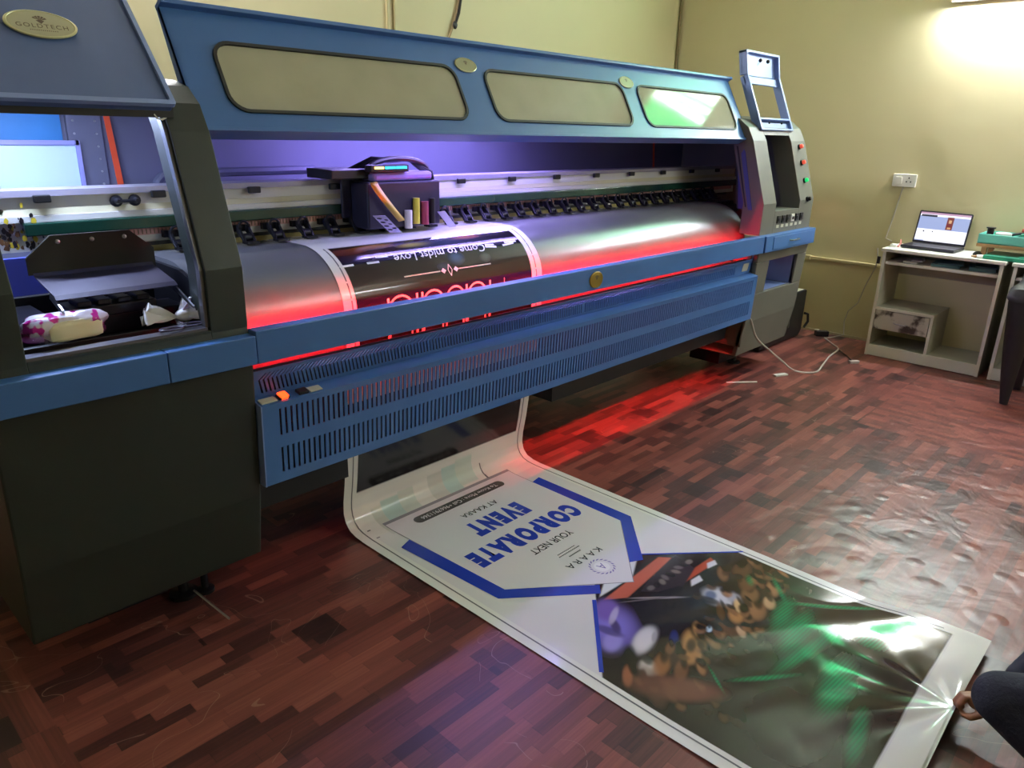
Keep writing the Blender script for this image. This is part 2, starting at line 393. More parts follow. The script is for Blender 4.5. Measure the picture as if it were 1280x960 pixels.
# tube lights (battens on the walls)
def tube_light(name, label, c, axis, ln, out, m):
    c = Vector(c); a = Vector(axis); o = Vector(out)
    t = thing(name, label, 'light', c)
    u = a.cross(o)
    MB().obox(c-o*0.0, (a, o, u), (ln/2, 0.02, 0.035)).build('batten', WHITE, t, bevel=.004)
    MB().tube([c+o*.045-a*(ln/2-.04), c+o*.045+a*(ln/2-.04)], 0.017, 12).build('tube', m, t, smooth=True)
    for s in (-1, 1):
        MB().obox(c+o*.036+a*s*(ln/2-.02), (a, o, u), (.02, .034, .022)).build('end_cap', WHITE, t, bevel=.004)
    return t
tube_light('tube_light', 'white tube light on the yellow wall above the laptop desk', (XR-.022, 1.02, 2.402), (0, 1, 0), 1.22, (-1, 0, 0), TUBE_W)
tube_light('tube_light', 'tube light high on the back wall behind the printer hood', (1.55, YB-.022, 2.98), (1, 0, 0), 1.22, (0, -1, 0), TUBE_B)
tube_light('tube_light', 'tube light on the wall opposite the printer', (4.7, YF+.022, 2.7), (1, 0, 0), 1.22, (0, 1, 0), TUBE_F)

# ------------------------------------------------------------------ printer
PR = thing('wide_format_printer', 'long blue and dark grey wide format banner printer with its hood raised', 'printer', (2.6, 2.4, 0.0))
XA, XB_, XC, XD = 0.325, 0.975, 4.20, 4.92        # left cabinet, print bay, right cabinet
FRONT = [(1.993, .187), (1.955, .41), (1.925, .85), (1.94, .95), (1.937, 1.123), (2.05, 1.474), (2.09, 1.546), (2.15, 1.591), (2.23, 1.61), (2.30, 1.615)]
def yfront(z):
    for (y0, z0), (y1, z1) in zip(FRONT, FRONT[1:]):
        if z0 <= z <= z1: return y0+(y1-y0)*(z-z0)/(z1-z0)
    return FRONT[-1][0]
def front_strip(z0, z1, off=0.0, n=None):
    ps = [(yfront(z0)+off, z0)]+[(y+off, z) for y, z in FRONT if z0+1e-4 < z < z1-1e-4]+[(yfront(z1)+off, z1)]
    return ps
def band_prism(mb, z0, z1, d, x0, x1, off=0.0):
    f = front_strip(z0, z1, off); bk = [(y+d, z) for y, z in reversed(f)]
    mb.prism(f+bk, x0, x1)
ZT = 1.614
# left cabinet carcass
cb = MB()
low = front_strip(.187, .845)
cb.prism(low+[(2.95, .845), (2.95, .30), (2.86, .187)], XA, XB_)
cb.prism(front_strip(.93, ZT)+[(2.45, 1.61), (2.95, 1.56), (2.95, .93)], XA-.004, XA+.012)
left_cab = cb.build('left_cabinet', GREEN_GREY, PR, bevel=.006)
fr = MB()
band_prism(fr, .930, ZT, .11, .868, XB_)
band_prism(fr, .930, ZT, .11, XA+.012, .424)
band_prism(fr, .930, .958, .05, .424, .868)
fr.prism([(2.20, 1.60), (2.31, 1.615), (2.93, 1.57), (2.93, 1.555), (2.30, 1.585)], XA+.012, XB_)
fr.build('station_frame', GREEN_GREY, PR, bevel=.006)
# bright metal edging of the station opening
ed = MB()
f = front_strip(.965, 1.53, .012)
ed.prism(f+[(y+.022, z) for y, z in reversed(f)], .858, .868)
ed.box(.424, .862, 1.945, 1.985, .958, .966)
ed.build('metal_edging', mat('edging_metal', (120, 120, 128), .35, .9), PR)
# blue band
bb = MB().box(XA, .725, 1.895, 1.945, .848, .932).box(.727, XB_-.002, 1.895, 1.945, .848, .932)
bb.build('front_band', BLUE, PR, bevel=.003)
# station interior: black tray
tr = MB()
tr.box(XA+.012, .965, 1.965, 2.90, .862, .872)
tr.box(.40, .86, 2.075, 2.095, .872, .955)
tr.box(XA+.012, .92, 2.40, 2.42, .872, 1.02)
tr.build('drip_tray', BLACK, PR, bevel=.003)
MB().box(.44, .56, 2.16, 2.40, .985, .995).box(.44, .56, 2.155, 2.165, .872, .985).build('tray_shelf', DARKMETAL, PR)
# blue lit box seen left of the flap
MB().box(.36, .62, 2.425, 2.44, .95, 1.125).build('blue_side_plate', mat('side_plate_blue', (76, 88, 190), .45), PR)
# hinged service flap: black upright plate with rivets, bent steel sheet with a side lip
fp = MB(); fp.prism([(.535, 1.105), (.535, 1.15), (.60, 1.205), (.80, 1.205), (.862, 1.15), (.862, 1.095)], 2.245, 2.252, 'y')
flap = fp.build('service_flap', BLACK, PR)
for x in (.615, .70, .785):
    MB().lathe([(.006, 0), (.006, .003), (.003, .005)], (x, 2.245, 1.188), (0, -1, 0), 10).build('rivet', STEEL, flap, smooth=True)
sh = MB()
prof = [(2.245, 1.108), (2.235, 1.099), (2.10, 1.071), (2.085, 1.062)]
vv = []
for i, (y, z) in enumerate(prof):
    for x in (.545, .852): vv.append((x, y, z))
sh.add(vv, [(0, 1, 3, 2), (2, 3, 5, 4), (4, 5, 7, 6)])
s_o = sh.build('bent_sheet', mat('inked_steel', (64, 60, 76), .38, .3, var=.3, vscale=14), flap); sm = s_o.modifiers.new('t', 'SOLIDIFY'); sm.thickness = .003
MB().prism([(2.13, 1.075), (2.07, 1.052), (1.99, 1.02), (1.99, 1.014), (2.08, 1.040), (2.14, 1.06)], .848, .853).build('side_lip', STEEL, flap)
MB().prism([(2.13, 1.075), (2.08, 1.056), (2.05, 1.044), (2.05, 1.036), (2.09, 1.044), (2.14, 1.06)], .545, .550).build('side_lip', STEEL, flap)
# capping station blocks under the flap
cp = MB().box(.52, .88, 2.12, 2.23, .872, 1.00).box(.58, .80, 2.11, 2.22, 1.0, 1.03)
for i in range(4): cp.box(.60+.05*i, .635+.05*i, 2.115, 2.19, 1.03, 1.045)
cp.build('capping_station', mat('ink_black_parts', (26, 22, 36), .3, .3, var=.5, vscale=30), PR, bevel=.004)
# right side wall of the station beside the platen
MB().prism([(2.06, .80), (2.06, 1.0), (2.10, 1.06), (2.20, 1.085), (2.55, 1.09), (2.55, .80)], .905, .918).build('platen_end_plate', DARKMETAL, PR)

# left lid, raised
lid_b = Vector((0, 2.045, 1.540)); lid_d = Vector((0, .245, .272)).normalized(); lid_n = Vector((1, 0, 0)).cross(lid_d)
LM = frame_map((XA-.02, lid_b.y, lid_b.z), (1, 0, 0), lid_d)
lw = .885-(XA-.02); lh = .52
ld = MB()
v, f_ = plate2d(rrect(0, lw, 0, lh, .006, 2), [], .03); ld.add([LM((p[0], p[1], p[2]-.017)) for p in v], f_)
lid = ld.build('left_lid', BLUE_LID, PR)
rim = MB()
v, f_ = plate2d(rrect(-.004, lw+.004, -.004, lh+.004, .008, 3), [rrect(.008, lw-.008, .010, lh-.008, .006, 3)], .012)
rim.add([LM((p[0], p[1], p[2]+.001)) for p in v], f_); rim.build('lid_rim', BLUE_PALE, lid)
MB().box(XA-.02, .888, 2.062, 2.082, 1.508, 1.533).build('lid_gasket', RUBBER, lid)
hk = [(.875, 2.07, 1.522), (.868, 2.066, 1.508), (.856, 2.064, 1.503), (.845, 2.064, 1.506), (.838, 2.064, 1.516)]
MB().tube(hk, .0028, 8).build('hook', WHITE, lid, smooth=True)
# oval badge helper
def badge(name, mp, a, bq, rimm, facem, parent, text=None):
    mb = MB()
    n = 40
    def ring(s, w): return [mp((a*s*math.cos(2*PI*k/n), bq*s*math.sin(2*PI*k/n), w)) for k in range(n)]
    mb.use(rimm)
    R = [ring(1, .0), ring(1, .004), ring(.93, .0055), ring(.91, .004)]
    for i in range(3): mb.add(R[i]+R[i+1], [(k, (k+1) % n, n+(k+1) % n, n+k) for k in range(n)])
    mb.use(facem); mb.add(ring(.912, .0042), [tuple(range(n))])
    mb.use(BADGE_INK)
    # emblem: faceted fan on a small stalk
    for k in range(5):
        t0 = math.radians(20+28*k); t1 = t0+math.radians(22)
        r0, r1 = bq*.06, bq*.34
        cy = bq*.22
        mb.add([mp((r0*math.cos(t0), cy+r0*math.sin(t0), .005)), mp((r1*1.2*math.cos(t0), cy+r1*math.sin(t0), .005)), mp((r1*1.2*math.cos(t1), cy+r1*math.sin(t1), .005)), mp((r0*math.cos(t1), cy+r0*math.sin(t1), .005))], [(0, 1, 2, 3)])
    mb.add([mp((-bq*.22, cy-.02*bq, .005)), mp((0, cy-bq*.26, .005)), mp((bq*.22, cy-.02*bq, .005)), mp((0, cy+.06*bq, .005))], [(0, 1, 2, 3)])
    if text:
        v, f_ = text2d(text, 1, 0.004, spacing=1.25, fit=(a*1.42, bq*.30)); mb.add([mp((p[0], p[1]-bq*.20, .0052)) for p in v], f_)
        for k in range(14): mb.add([mp((a*.028*(2*k-13.6)+dx, p, .0052)) for dx, p in ((0, -bq*.50), (a*.03, -bq*.50), (a*.03, -bq*.56), (0, -bq*.56))], [(0, 1, 2, 3)])
    return mb.build(name, None, parent)
bx = LM((.2, .135, 0))
MBm = frame_map(LM((.650-(XA-.02), .233, .001)), (1, 0, 0), lid_d)
badge('badge', MBm, .080, .043, BRASS_RIM, BRASS, lid, 'GOLDTECH')

# main hood, raised, with three windows
HB = Vector((0, 2.10, 1.478)); hd = Vector((0, .18, .327)).normalized(); HH = .373
HM = frame_map((.975, HB.y, HB.z), (1, 0, 0), hd)
HW = 4.245-.975
wins = [(1.088, 2.030), (2.182, 3.112), (3.232, 4.150)]
holes = [rrect(a-.975, b-.975, .060, .275, .055) for a, b in wins]
hm = MB(); v, f_ = plate2d(rrect(0, HW, 0, HH, .004, 1), holes, .012); hm.add([HM((p[0], p[1], p[2]-.006)) for p in v], f_)
hood = hm.build('hood', BLUE, PR)
hl = MB()
hl.add([HM(p) for p in ((-.002, HH-.006, -.02), (HW+.02, HH-.006, -.02), (HW+.02, HH+.008, -.02), (-.002, HH+.008, -.02), (-.002, HH-.006, .022), (HW+.02, HH-.006, .022), (HW+.02, HH+.008, .022), (-.002, HH+.008, .022))],
       [(0, 1, 2, 3), (4, 5, 6, 7), (0, 1, 5, 4), (3, 2, 6, 7), (1, 2, 6, 5), (0, 3, 7, 4)])
hl.build('top_lip', BLUE, hood, bevel=.002)
hl = MB()
hl.add([HM(p) for p in ((0, -.002, -.05), (HW, -.002, -.05), (HW, .010, -.05), (0, .010, -.05), (0, -.002, .006), (HW, -.002, .006), (HW, .010, .006), (0, .010, .006))],
       [(0, 1, 2, 3), (4, 5, 6, 7), (0, 1, 5, 4), (3, 2, 6, 7), (1, 2, 6, 5), (0, 3, 7, 4)])
hl.build('bottom_lip', BLUE, hood, bevel=.002)
for u in (0.004, HW-.004):
    q = MB(); q.add([HM(p) for p in ((u-.004, 0, -.05), (u+.004, 0, -.05), (u+.004, HH, -.02), (u-.004, HH, -.02), (u-.004, 0, 0), (u+.004, 0, 0), (u+.004, HH, 0), (u-.004, HH, 0))],
       [(0, 1, 2, 3), (4, 5, 6, 7), (0, 1, 5, 4), (3, 2, 6, 7), (1, 2, 6, 5), (0, 3, 7, 4)]); q.build('side_cheek', BLUE, hood)
for a, b in wins:
    g = MB(); v, f_ = plate2d(rrect(a-.975-.004, b-.975+.004, .056, .279, .058), [rrect(a-.975+.006, b-.975-.006, .066, .269, .05)], .008)
    g.add([HM((p[0], p[1], p[2]+.002)) for p in v], f_); gk = g.build('window_gasket', RUBBER, hood)
    g = MB(); v, f_ = plate2d(rrect(a-.975, b-.975, .060, .275, .055), [], .004); g.add([HM((p[0], p[1], p[2]-.003)) for p in v], f_); g.build('window_pane', ACRYLIC, gk)
for xc in (2.102, 3.165):
    badge('badge', frame_map(HM((xc-.975, .285, .001)), (1, 0, 0), hd), .056, .030, BRASS_RIM, mat('dull_badge', (150, 152, 118), .45, .2), hood)
# violet strip under the hood, roof, back panel
MB().box(1.85, 2.85, 2.22, 2.24, 1.514, 1.519).build('light_strip', STRIP_P, PR)
MB().box(1.75, 2.95, 2.60, 2.625, 1.514, 1.519).build('light_strip', STRIP_P, PR)
MB().box(.40, .82, 2.40, 2.43, 1.535, 1.543).build('light_strip', STRIP_W, PR)
MB().prism([(2.15, 1.522), (2.30, 1.535), (2.94, 1.545), (2.94, 1.555), (2.30, 1.547), (2.15, 1.532)], XB_, XC).build('roof_panel', mat('roof_dark_paint', (30, 32, 44), .6), PR)
bp_ = MB().box(XA+.012, 1.00, 2.925, 2.94, .90, 1.57).box(1.0, XD-.02, 2.925, 2.94, .90, 1.57)
bp_.box(.885, .995, 2.905, 2.925, 1.1, 1.565)
bk = bp_.build('back_panel', INNER, PR, bevel=.002)
for k in range(9):
    for x in (.905, .975): MB().lathe([(.004, 0), (.004, .002), (.002, .003)], (x, 2.905, 1.20+k*.042), (0, -1, 0), 8).build('rivet', STEEL, bk, smooth=True)
MB().box(XA+.012, .87, 2.915, 2.925, 1.43, 1.565).build('stained_upper_plate', mat('blue_stained_sheet', (52, 128, 190), .5, var=.5, vscale=3), bk)
wb = MB(); wb.box(XA+.02, .895, 2.885, 2.9, 1.18, 1.415)
wbo = wb.build('pale_acrylic_board', mat('pale_blue_acrylic', (200, 224, 255), .35, var=.03), bk)
MB().box(XA+.02, .905, 2.875, 2.903, 1.415, 1.43).box(.895, .908, 2.875, 2.903, 1.18, 1.43).build('board_frame', mat('frame_lilac', (150, 150, 205), .4), wbo)
for x in (1.0, 4.45):
    MB().add([(x, 2.90, 1.56), (x+.020, 2.90, 1.56), (x+.040, 2.88, 1.18), (x+.018, 2.88, 1.18)], [(0, 1, 2, 3)]).build('orange_strap', ORANGE, PR)
# cable chain on the back
ch = [(1.10, 2.80, 1.22)]+[(1.17-.06*math.cos(t), 2.80, 1.26+.06*math.sin(t)) for t in [PI*.1*k for k in range(0, 6)]]+[(1.7+.02*k, 2.76, 1.325) for k in range(3)]
MB().tube(ch, .017, 8).build('cable_chain', mat('grey_hose', (92, 94, 116), .5), PR, smooth=True)

# gantry beam
YG = 2.50
bm_ = MB()
bm_.use(WHITE_ALU); bm_.box(XA+.02, 4.90, YG, YG+.16, 1.13, 1.285)
bm_.use(mat('lip_grey', (150, 146, 160), .4, .3)); bm_.box(XA+.02, 4.90, YG-.012, YG+.10, 1.285, 1.303)
bm_.use(CREAM); bm_.box(XA+.02, 4.90, YG-.003, YG, 1.232, 1.250)
bm_.use(WHITE_ALU); bm_.box(XA+.02, 4.90, YG-.014, YG, 1.214, 1.231)
beam = bm_.build('gantry_beam', WHITE_ALU, PR)
MB().box(.60, 4.88, YG-.034, YG-.012, 1.176, 1.213).build('guide_rail', RAILGREEN, beam, bevel=.004)
sc = MB(); sc.use(PINK); sc.box(.83, 4.86, YG-.008, YG, 1.153, 1.173)
sc.use(BADGE_INK)
x = .84
while x < 3.0:
    sc.box(x, x+.0025, YG-.0095, YG-.008, 1.156, 1.171); x += .0125
sc.build('scale_strip', None, beam)
for k in range(14):
    x = .66+.33*k
    if x < 4.9: MB().box(x-.022, x+.022, YG-.026, YG-.01, 1.268, 1.290).build('cable_clip', BLACK, beam, bevel=.003)
for x in (.845, .90): MB().lathe([(.018, 0), (.018, .008), (.010, .012), (.006, .03)], (x+.02, YG-.0, 1.262), (0, -1, 0), 14).build('beam_knob', DARKMETAL, beam, smooth=True)
MB().tube([(.865, YG-.02, 1.262), (.92, YG-.02, 1.262)], .005, 8).build('knob_bar', DARKMETAL, beam)
st_ = MB()
for k in range(80):
    x = rng.normal(.565, .045); z = 1.14+abs(rng.normal(0, .06)); r = rng.uniform(.002, .0075)
    if not (.42 < x < .66) or z > 1.28: continue
    st_.use([INK_K, INK_K, INK_B, INK_Y][k % 4])
    n = 9; st_.add([(x+r*rng.uniform(.6, 1.2)*math.cos(2*PI*t/n), YG-.002-.0001*k if z < 1.21 or z > 1.235 else YG-.0155, z+r*1.5*rng.uniform(.6, 1.3)*math.sin(2*PI*t/n)) for t in range(n)], [tuple(range(n))])
lab(st_.build('ink_splatter', None, beam), 'black, brown and yellow ink splashes')
# small plumbing at the far left
pl = MB()
for k in range(4): pl.tube([(.36, YG-.03, 1.165-.012*k), (.47, YG-.03, 1.165-.012*k), (.48, YG-.03, 1.10)], .004, 6)
pl.build('ink_pipes', DARKMETAL, beam)
MB().box(.80, 4.80, YG-.006, YG+.10, 1.118, 1.130).build('roller_bar', BLACK, PR)
MB().box(.86, 4.55, YG-.004, YG+.004, 1.06, 1.119).build('backing_strip', OLIVE, PR)
# pinch rollers: arch bracket, roller wheel, foot
def roller_mesh():
    m = MB()
    for s in (-1, 1):
        m.prism([(-.012, .052), (-.048, .018), (-.062, -.006), (-.052, -.008), (-.036, .006), (.004, .03), (.004, .052)], s*.017-.003, s*.017+.003)
    n = 10
    arch = [(.021*math.cos(PI*k/n), -.018, .040+.026*math.sin(PI*k/n)) for k in range(n+1)]
    m.tube([(.021, -.05, .002)]+arch+[(-.021, -.05, .002)], .0042, 8)
    m.lathe([(.014, -.013), (.014, .013)], (0, -.034, .012), (1, 0, 0), 16)
    m.box(-.022, .022, -.078, -.040, -.006, .002)
    m.box(-.034, .034, .0, .02, .030, .052)
    return m
rx = [1.02+.1165*k for k in range(31)]
r0 = None
for k, x in enumerate(rx):
    if x > 4.52: break
    if r0 is None:
        r0 = roller_mesh().build('pinch_roller', DARKMETAL, None, smooth=True); me = r0.data; r0.parent = PR; r = r0
    else:
        r = r0.copy(); COL.objects.link(r)
    r.location = (x-2.6, YG-.03-2.4, 1.112)
# platen
PP = [(2.62, 1.10), (2.30, 1.10)]
for k in range(1, 17):
    a = PI/2*k/16; PP.append((2.30-.22*math.sin(a), .90+.20*math.cos(a)))
PP += [(2.08, .80), (2.10, .74), (2.16, .69), (2.30, .66), (2.62, .66)]
plt_ = MB().prism(PP, .92, 4.30).build('platen', PLATEN, PR, smooth=True)
plt_.data.set_sharp_from_angle(angle=math.radians(50))
MB().box(.92, 4.28, 2.128, 2.134, 1.0445, 1.0455).build('platen_seam', WHITE_ALU, plt_) if False else None

# front rail, louver cover, slotted fan panel
rail = MB().box(XB_+.002, XC-.003, 1.90, 1.948, .846, .943).build('front_rail', BLUE, PR, bevel=.003)
badge('badge', frame_map((2.565, 1.899, .893), (1, 0, 0), (0, 0, 1)), .046, .036, GOLD_B, GOLD_B, rail)
def slotted(xs0, xs1, pitch, slot, rows, A, Bq, name, m, thick):
    """sheet from point A (top) to Bq (bottom) in Y,Z with rows of slots given as fractions; bent points allowed"""
    xs = [xs0[0]]; x = xs0[1]; flags = []
    while x+slot < xs1[1]:
        xs += [x, x+slot]; x += pitch
    xs.append(xs1[0])
    return xs
lx = [XB_+.004]; x = 1.026
while x < 2.58: lx += [x, x+.0062]; x += .0145
x = 2.605
while x < 4.02: lx += [x, x+.0062]; x += .0145
lx.append(XC-.004)
def sheet_with_slots(pts, solid_rows, xs, name, m, parent, th, shift=None):
    """pts: list of (y,z); rows between consecutive pts, solid_rows tells which are whole; xs alternate bar/slot edges"""
    V = []; F = []; nx = len(xs)
    for j, (y, z) in enumerate(pts):
        for i, xx in enumerate(xs): V.append((xx+(shift[j] if shift and 0 < i < nx-1 else 0), y, z))
    for j in range(len(pts)-1):
        for i in range(nx-1):
            if not solid_rows[j] and i % 2 == 1: continue
            F.append((j*nx+i, j*nx+i+1, (j+1)*nx+i+1, (j+1)*nx+i))
    o = MB().add(V, F).build(name, m, parent); s = o.modifiers.new('t', 'SOLIDIFY'); s.thickness = th; s.offset = -1
    return o
sheet_with_slots([(1.960, .806), (1.962, .796), (1.968, .774), (1.974, .730), (1.975, .716)], [1, 0, 0, 1], lx, 'louver_cover', BLUE, PR, .003, [0, 0, -.022, -.012, 0])
MB().prism([(1.9625, .786), (1.9600, .786), (1.9690, .738), (1.9715, .738)], 4.09, 4.16).build('rating_label', STICK, PR)
px = [XB_+.004]; x = 1.036
while x < 4.15: px += [x, x+.0072]; x += .0188
px.append(XC-.006)
pan = sheet_with_slots([(1.966, .7215), (1.912, .710), (1.9145, .690), (1.918, .603), (1.920, .562), (1.9235, .478), (1.925, .445), (1.985, .443)], [1, 1, 0, 1, 0, 1, 1], px, 'fan_panel', BLUE, PR, .004)
MB().prism([(1.968, .7225), (1.9115, .711), (1.9245, .444), (1.98, .442), (1.98, .7225)], XB_+.002, XB_+.006).build('panel_end', BLUE_PALE, pan)
MB().prism([(1.968, .7225), (1.9115, .711), (1.9245, .444), (1.98, .442), (1.98, .7225)], XC-.008, XC-.004).build('panel_end', BLUE_PALE, pan)
MB().box(XB_+.006, XC-.006, 1.93, 2.085, .446, .450).box(XB_+.006, XC-.006, 2.0, 2.004, .450, .60).build('added_slot_baffle', mat('slot_baffle_dark', (12, 13, 16), .6), PR)  # dark plates added behind the fan slots to block red spill and keep them dark
MB().box(XB_+.006, XC-.006, 2.0, 2.003, .715, .800).build('added_louver_baffle', mat('louver_baffle_dark', (12, 13, 16), .6), PR)  # dark plate added so the louver slots look black, not red
MB().tube([(1.05, 2.03, .705), (4.1, 2.03, .705)], .006, 8).build('heater_tube', RED_LOW2, PR, smooth=True)
# switches on the fan panel ledge
def ledge(x, w, m, name, h=.008):
    a = Vector((x, 1.934, .7150)); d = Vector((0, -.054, -.0115)).normalized(); n = Vector((0, -.0115, .054)).normalized()
    return MB().obox(a+n*h/2, (Vector((1, 0, 0)), d, n), (w/2, .014, h/2)).build(name, m, PR, bevel=.002)
ledge(1.012, .052, STICK, 'switch_label', .005); ledge(1.062, .036, BLACK, 'rocker_switch', .008); ledge(1.062, .026, RED_LAMP, 'switch_light', .014)
ledge(1.128, .034, BLACK, 'rocker_switch', .010); ledge(1.172, .044, STICK, 'switch_label', .005)
# red heater tubes: light the banner from below, spill under the rail and onto the floor behind
MB().tube([(XB_+.02, 1.968, .858), (XC-.02, 1.968, .858)], .007, 10).build('heater_tube', RED_GLOW, PR, smooth=True)
MB().box(XB_+.006, XC-.006, 1.935, 1.981, .843, .8465).box(XB_+.006, XC-.006, 1.949, 1.987, .8765, .8785).build('added_light_shield', DARKMETAL, PR)  # hidden plates added to keep the tube's red off louver, front floor and hood
for x0, x1, g in ((2.52, 4.14, RED_LOW), (1.02, 1.34, RED_LOW2)):
    tb = MB().box(x0-.02, x1+.02, 2.06, 2.064, .30, .70).box(x0-.02, x1+.02, 2.22, 2.224, .30, .70).box(x0-.024, x0-.02, 2.06, 2.224, .30, .70).box(x1+.02, x1+.024, 2.06, 2.224, .30, .70)
    tbo = tb.build('added_light_baffle', mat('baffle_dark', (14, 16, 20), .6), PR)  # made-up box of baffles, confines the red light to a narrow floor band
    MB().tube([(x0, 2.14, .62), (x1, 2.14, .62)], .007, 10).build('heater_tube', g, tbo, smooth=True)

# understructure
un = MB().box(1.0, 4.2, 2.62, 2.70, .42, .60).box(1.0, 4.2, 2.86, 2.92, .25, .95)
un.build('lower_beam', GREEN_GREY, PR, bevel=.004)
for x0 in (.50, 4.36):
    lg = MB().box(x0, x0+.24, 2.18, 2.40, .06, .187).box(x0+.05, x0+.19, 2.20, 2.80, .10, .19).build('base_leg', DARKMETAL, PR, bevel=.004)
    for dy in (2.22, 2.74):
        MB().lathe([(.045, 0), (.045, .012), (.016, .018), (.016, .11)], (x0+.30, dy, 0), (0, 0, 1), 20).build('levelling_foot', BLACK, lg, smooth=True)
MB().lathe([(.03, 0), (.03, .01), (.012, .015), (.012, .20)], (.86, 2.19, 0), (0, 0, 1), 20).build('levelling_foot', DARKMETAL, PR, smooth=True)
MB().tube([(.80, 2.13, .06), (.84, 1.98, .008)], .004, 6).build('drain_rod', STEEL, PR)

# right cabinet
rc = MB()
# body below the band, with an open nook in front
NX0, NX1, NZ0, NZ1 = 4.37, 4.785, .585, .78
band_prism(rc, .187, NZ0, .03, XC, XD); band_prism(rc, NZ1, .845, .03, XC, XD); band_prism(rc, NZ0, NZ1, .03, XC, NX0); band_prism(rc, NZ0, NZ1, .03, NX1, XD)
rc.box(XC, XC+.012, 1.97, 2.95, .25, .845); rc.box(XD-.012, XD, 1.97, 2.95, .25, .845); rc.box(XC, XD, 2.0, 2.9, .187, .20); rc.box(XC, XD, 2.0, 2.95, .835, .845)
rcab = rc.build('right_cabinet', GREY_PAINT, PR, bevel=.005)
nk = MB().box(NX0, NX1, 1.95, 2.16, NZ0-.008, NZ0-.002).box(NX0, NX1, 2.16, 2.168, NZ0, NZ1).box(NX0-.008, NX0, 1.95, 2.16, NZ0, NZ1).box(NX1, NX1+.008, 1.95, 2.16, NZ0, NZ1)
nk.build('storage_nook', BLUE_PALE, rcab)
dr = MB().box(XC+.003, XD, 1.893, 1.945, .846, .943).build('drawer', BLUE, rcab, bevel=.003)
MB().box(XC+.10, XD-.06, 1.889, 1.894, .858, .932).build('drawer_front', BLUE, dr, bevel=.002)
hx = 4.58
MB().tube([(hx-.06, 1.888, .897), (hx-.05, 1.872, .897), (hx+.05, 1.872, .897), (hx+.06, 1.888, .897)], .005, 8).build('drawer_handle', STEEL, dr, smooth=True)
uf = MB()
band_prism(uf, .943, ZT, .13, XC, XC+.17)
band_prism(uf, .943, ZT, .13, 4.71, XD)
band_prism(uf, .943, 1.075, .13, XC+.17, 4.71)
band_prism(uf, 1.505, ZT, .13, XC+.17, 4.71)
uf.prism([(2.20, 1.60), (2.31, 1.615), (2.93, 1.57), (2.93, 1.555), (2.30, 1.585)], XC, XD)
uf.prism([(2.06, .95), (2.95, .95), (2.95, 1.56), (2.30, 1.60), (2.18, 1.56), (2.07, 1.13)], XD-.012, XD)
up = uf.build('control_tower', GREY_PAINT, PR, bevel=.006)
# slot cut in the tower's inner cheek
MB().prism([(2.005, .985+.1), (2.03, 1.085), (2.115, 1.40), (2.10, 1.425), (2.09, 1.41)], XC-.003, XC+.001).build('cheek_slot', INNER_BLUE, up)
MB().prism([(2.045, 1.10), (2.052, 1.10), (2.15, 1.44), (2.14, 1.44)], XC-.002, XC+.0005).build('cheek_seam', RUBBER, up)
rec = MB().prism([(2.18, 1.07), (2.19, 1.07), (2.25, 1.51), (2.24, 1.51)], XC+.17, 4.71)
rec.build('screen_recess', mat('recess_dark', (24, 38, 34), .3), up)
MB().prism([(2.075, 1.075), (2.18, 1.07), (2.24, 1.505), (2.19, 1.505)], XC+.171, XC+.176).build('recess_cheek', INNER_BLUE, up)
MB().box(4.60, 4.66, 2.13, 2.17, 1.08, 1.22).box(4.44, 4.60, 2.15, 2.175, 1.08, 1.13).build('recess_bracket', DARKMETAL, up)
# buttons
for z, m_, nm in ((1.44, RED_BTN, 'red button'), (1.345, RED_BTN, 'red button'), (1.238, GREEN_BTN, 'green button'), (1.125, BLACK, 'black knob')):
    y = yfront(z); t_ = Vector((0, -1, .3)).normalized()
    b_ = MB().lathe([(.017, 0), (.017, .008), (.015, .010)], (4.815, y, z), t_, 16).build('button_ring', DARKMETAL, up, smooth=True)
    lab(MB().lathe([(.013, .01), (.013, .022), (.009, .027)], (4.815, y, z), t_, 16).build('push_button', m_, b_, smooth=True), nm)
# row of sockets
for k in range(6):
    x = 4.43+.066*k
    b_ = MB().box(x-.022, x+.022, 1.932, 1.941, 1.00, 1.045).build('data_socket', [BLACK, BLACK, BLACK, WHITE, DARKMETAL, BLACK][k], up, bevel=.002)
    MB().box(x-.012, x+.012, 1.929, 1.934, 1.012, 1.03).build('socket_insert', BLACK if k == 3 else DARKMETAL, b_)
    MB().box(x-.018, x+.018, 1.938, 1.9415, .972, .990).build('socket_label', STICK, up)
# flipped-up screen frame (bent at the top)
bz = MB()
prof = [(2.066, 1.535), (2.199, 1.842), (2.222, 1.975)]
def bzx(x0, x1, i0, t0, i1, t1, d=.018, fwd=0.0):
    a = Vector(prof[i0]).lerp(Vector(prof[i0+1]), t0); c = Vector(prof[i1]).lerp(Vector(prof[i1+1]), t1)
    dirv = (c-a).normalized(); nn = Vector((-dirv.y, dirv.x))*1.0   # towards the front
    if nn.x > 0: nn = -nn
    bz.prism([tuple(a+nn*fwd), tuple(c+nn*fwd), tuple(c+nn*fwd-nn*d), tuple(a+nn*fwd-nn*d)], x0, x1)
FX0, FX1 = 4.325, 4.765
bzx(FX0, FX0+.022, 0, 0, 0, 1, .05); bzx(FX1-.022, FX1, 0, 0, 0, 1, .05)
bzx(FX0, FX0+.018, 1, 0, 1, 1, .05); bzx(FX1-.018, FX1, 1, 0, 1, 1, .05)
bzx(FX0, FX1, 0, 0, 0, .16, .012, -.02); bzx(FX0, FX1, 0, .19, 0, .225, .04); bzx(FX0, FX1, 0, 0, 0, .035, .05)
bzx(FX0, FX1, 1, 0, 1, 1, .008, -.03); bzx(FX0, FX1, 1, .90, 1, 1, .05); bzx(FX0, FX1, 0, .86, 0, 1, .012, -.02)
bez = bz.build('screen_frame', BLUE_PALE, up, bevel=.002)
kn = MB()
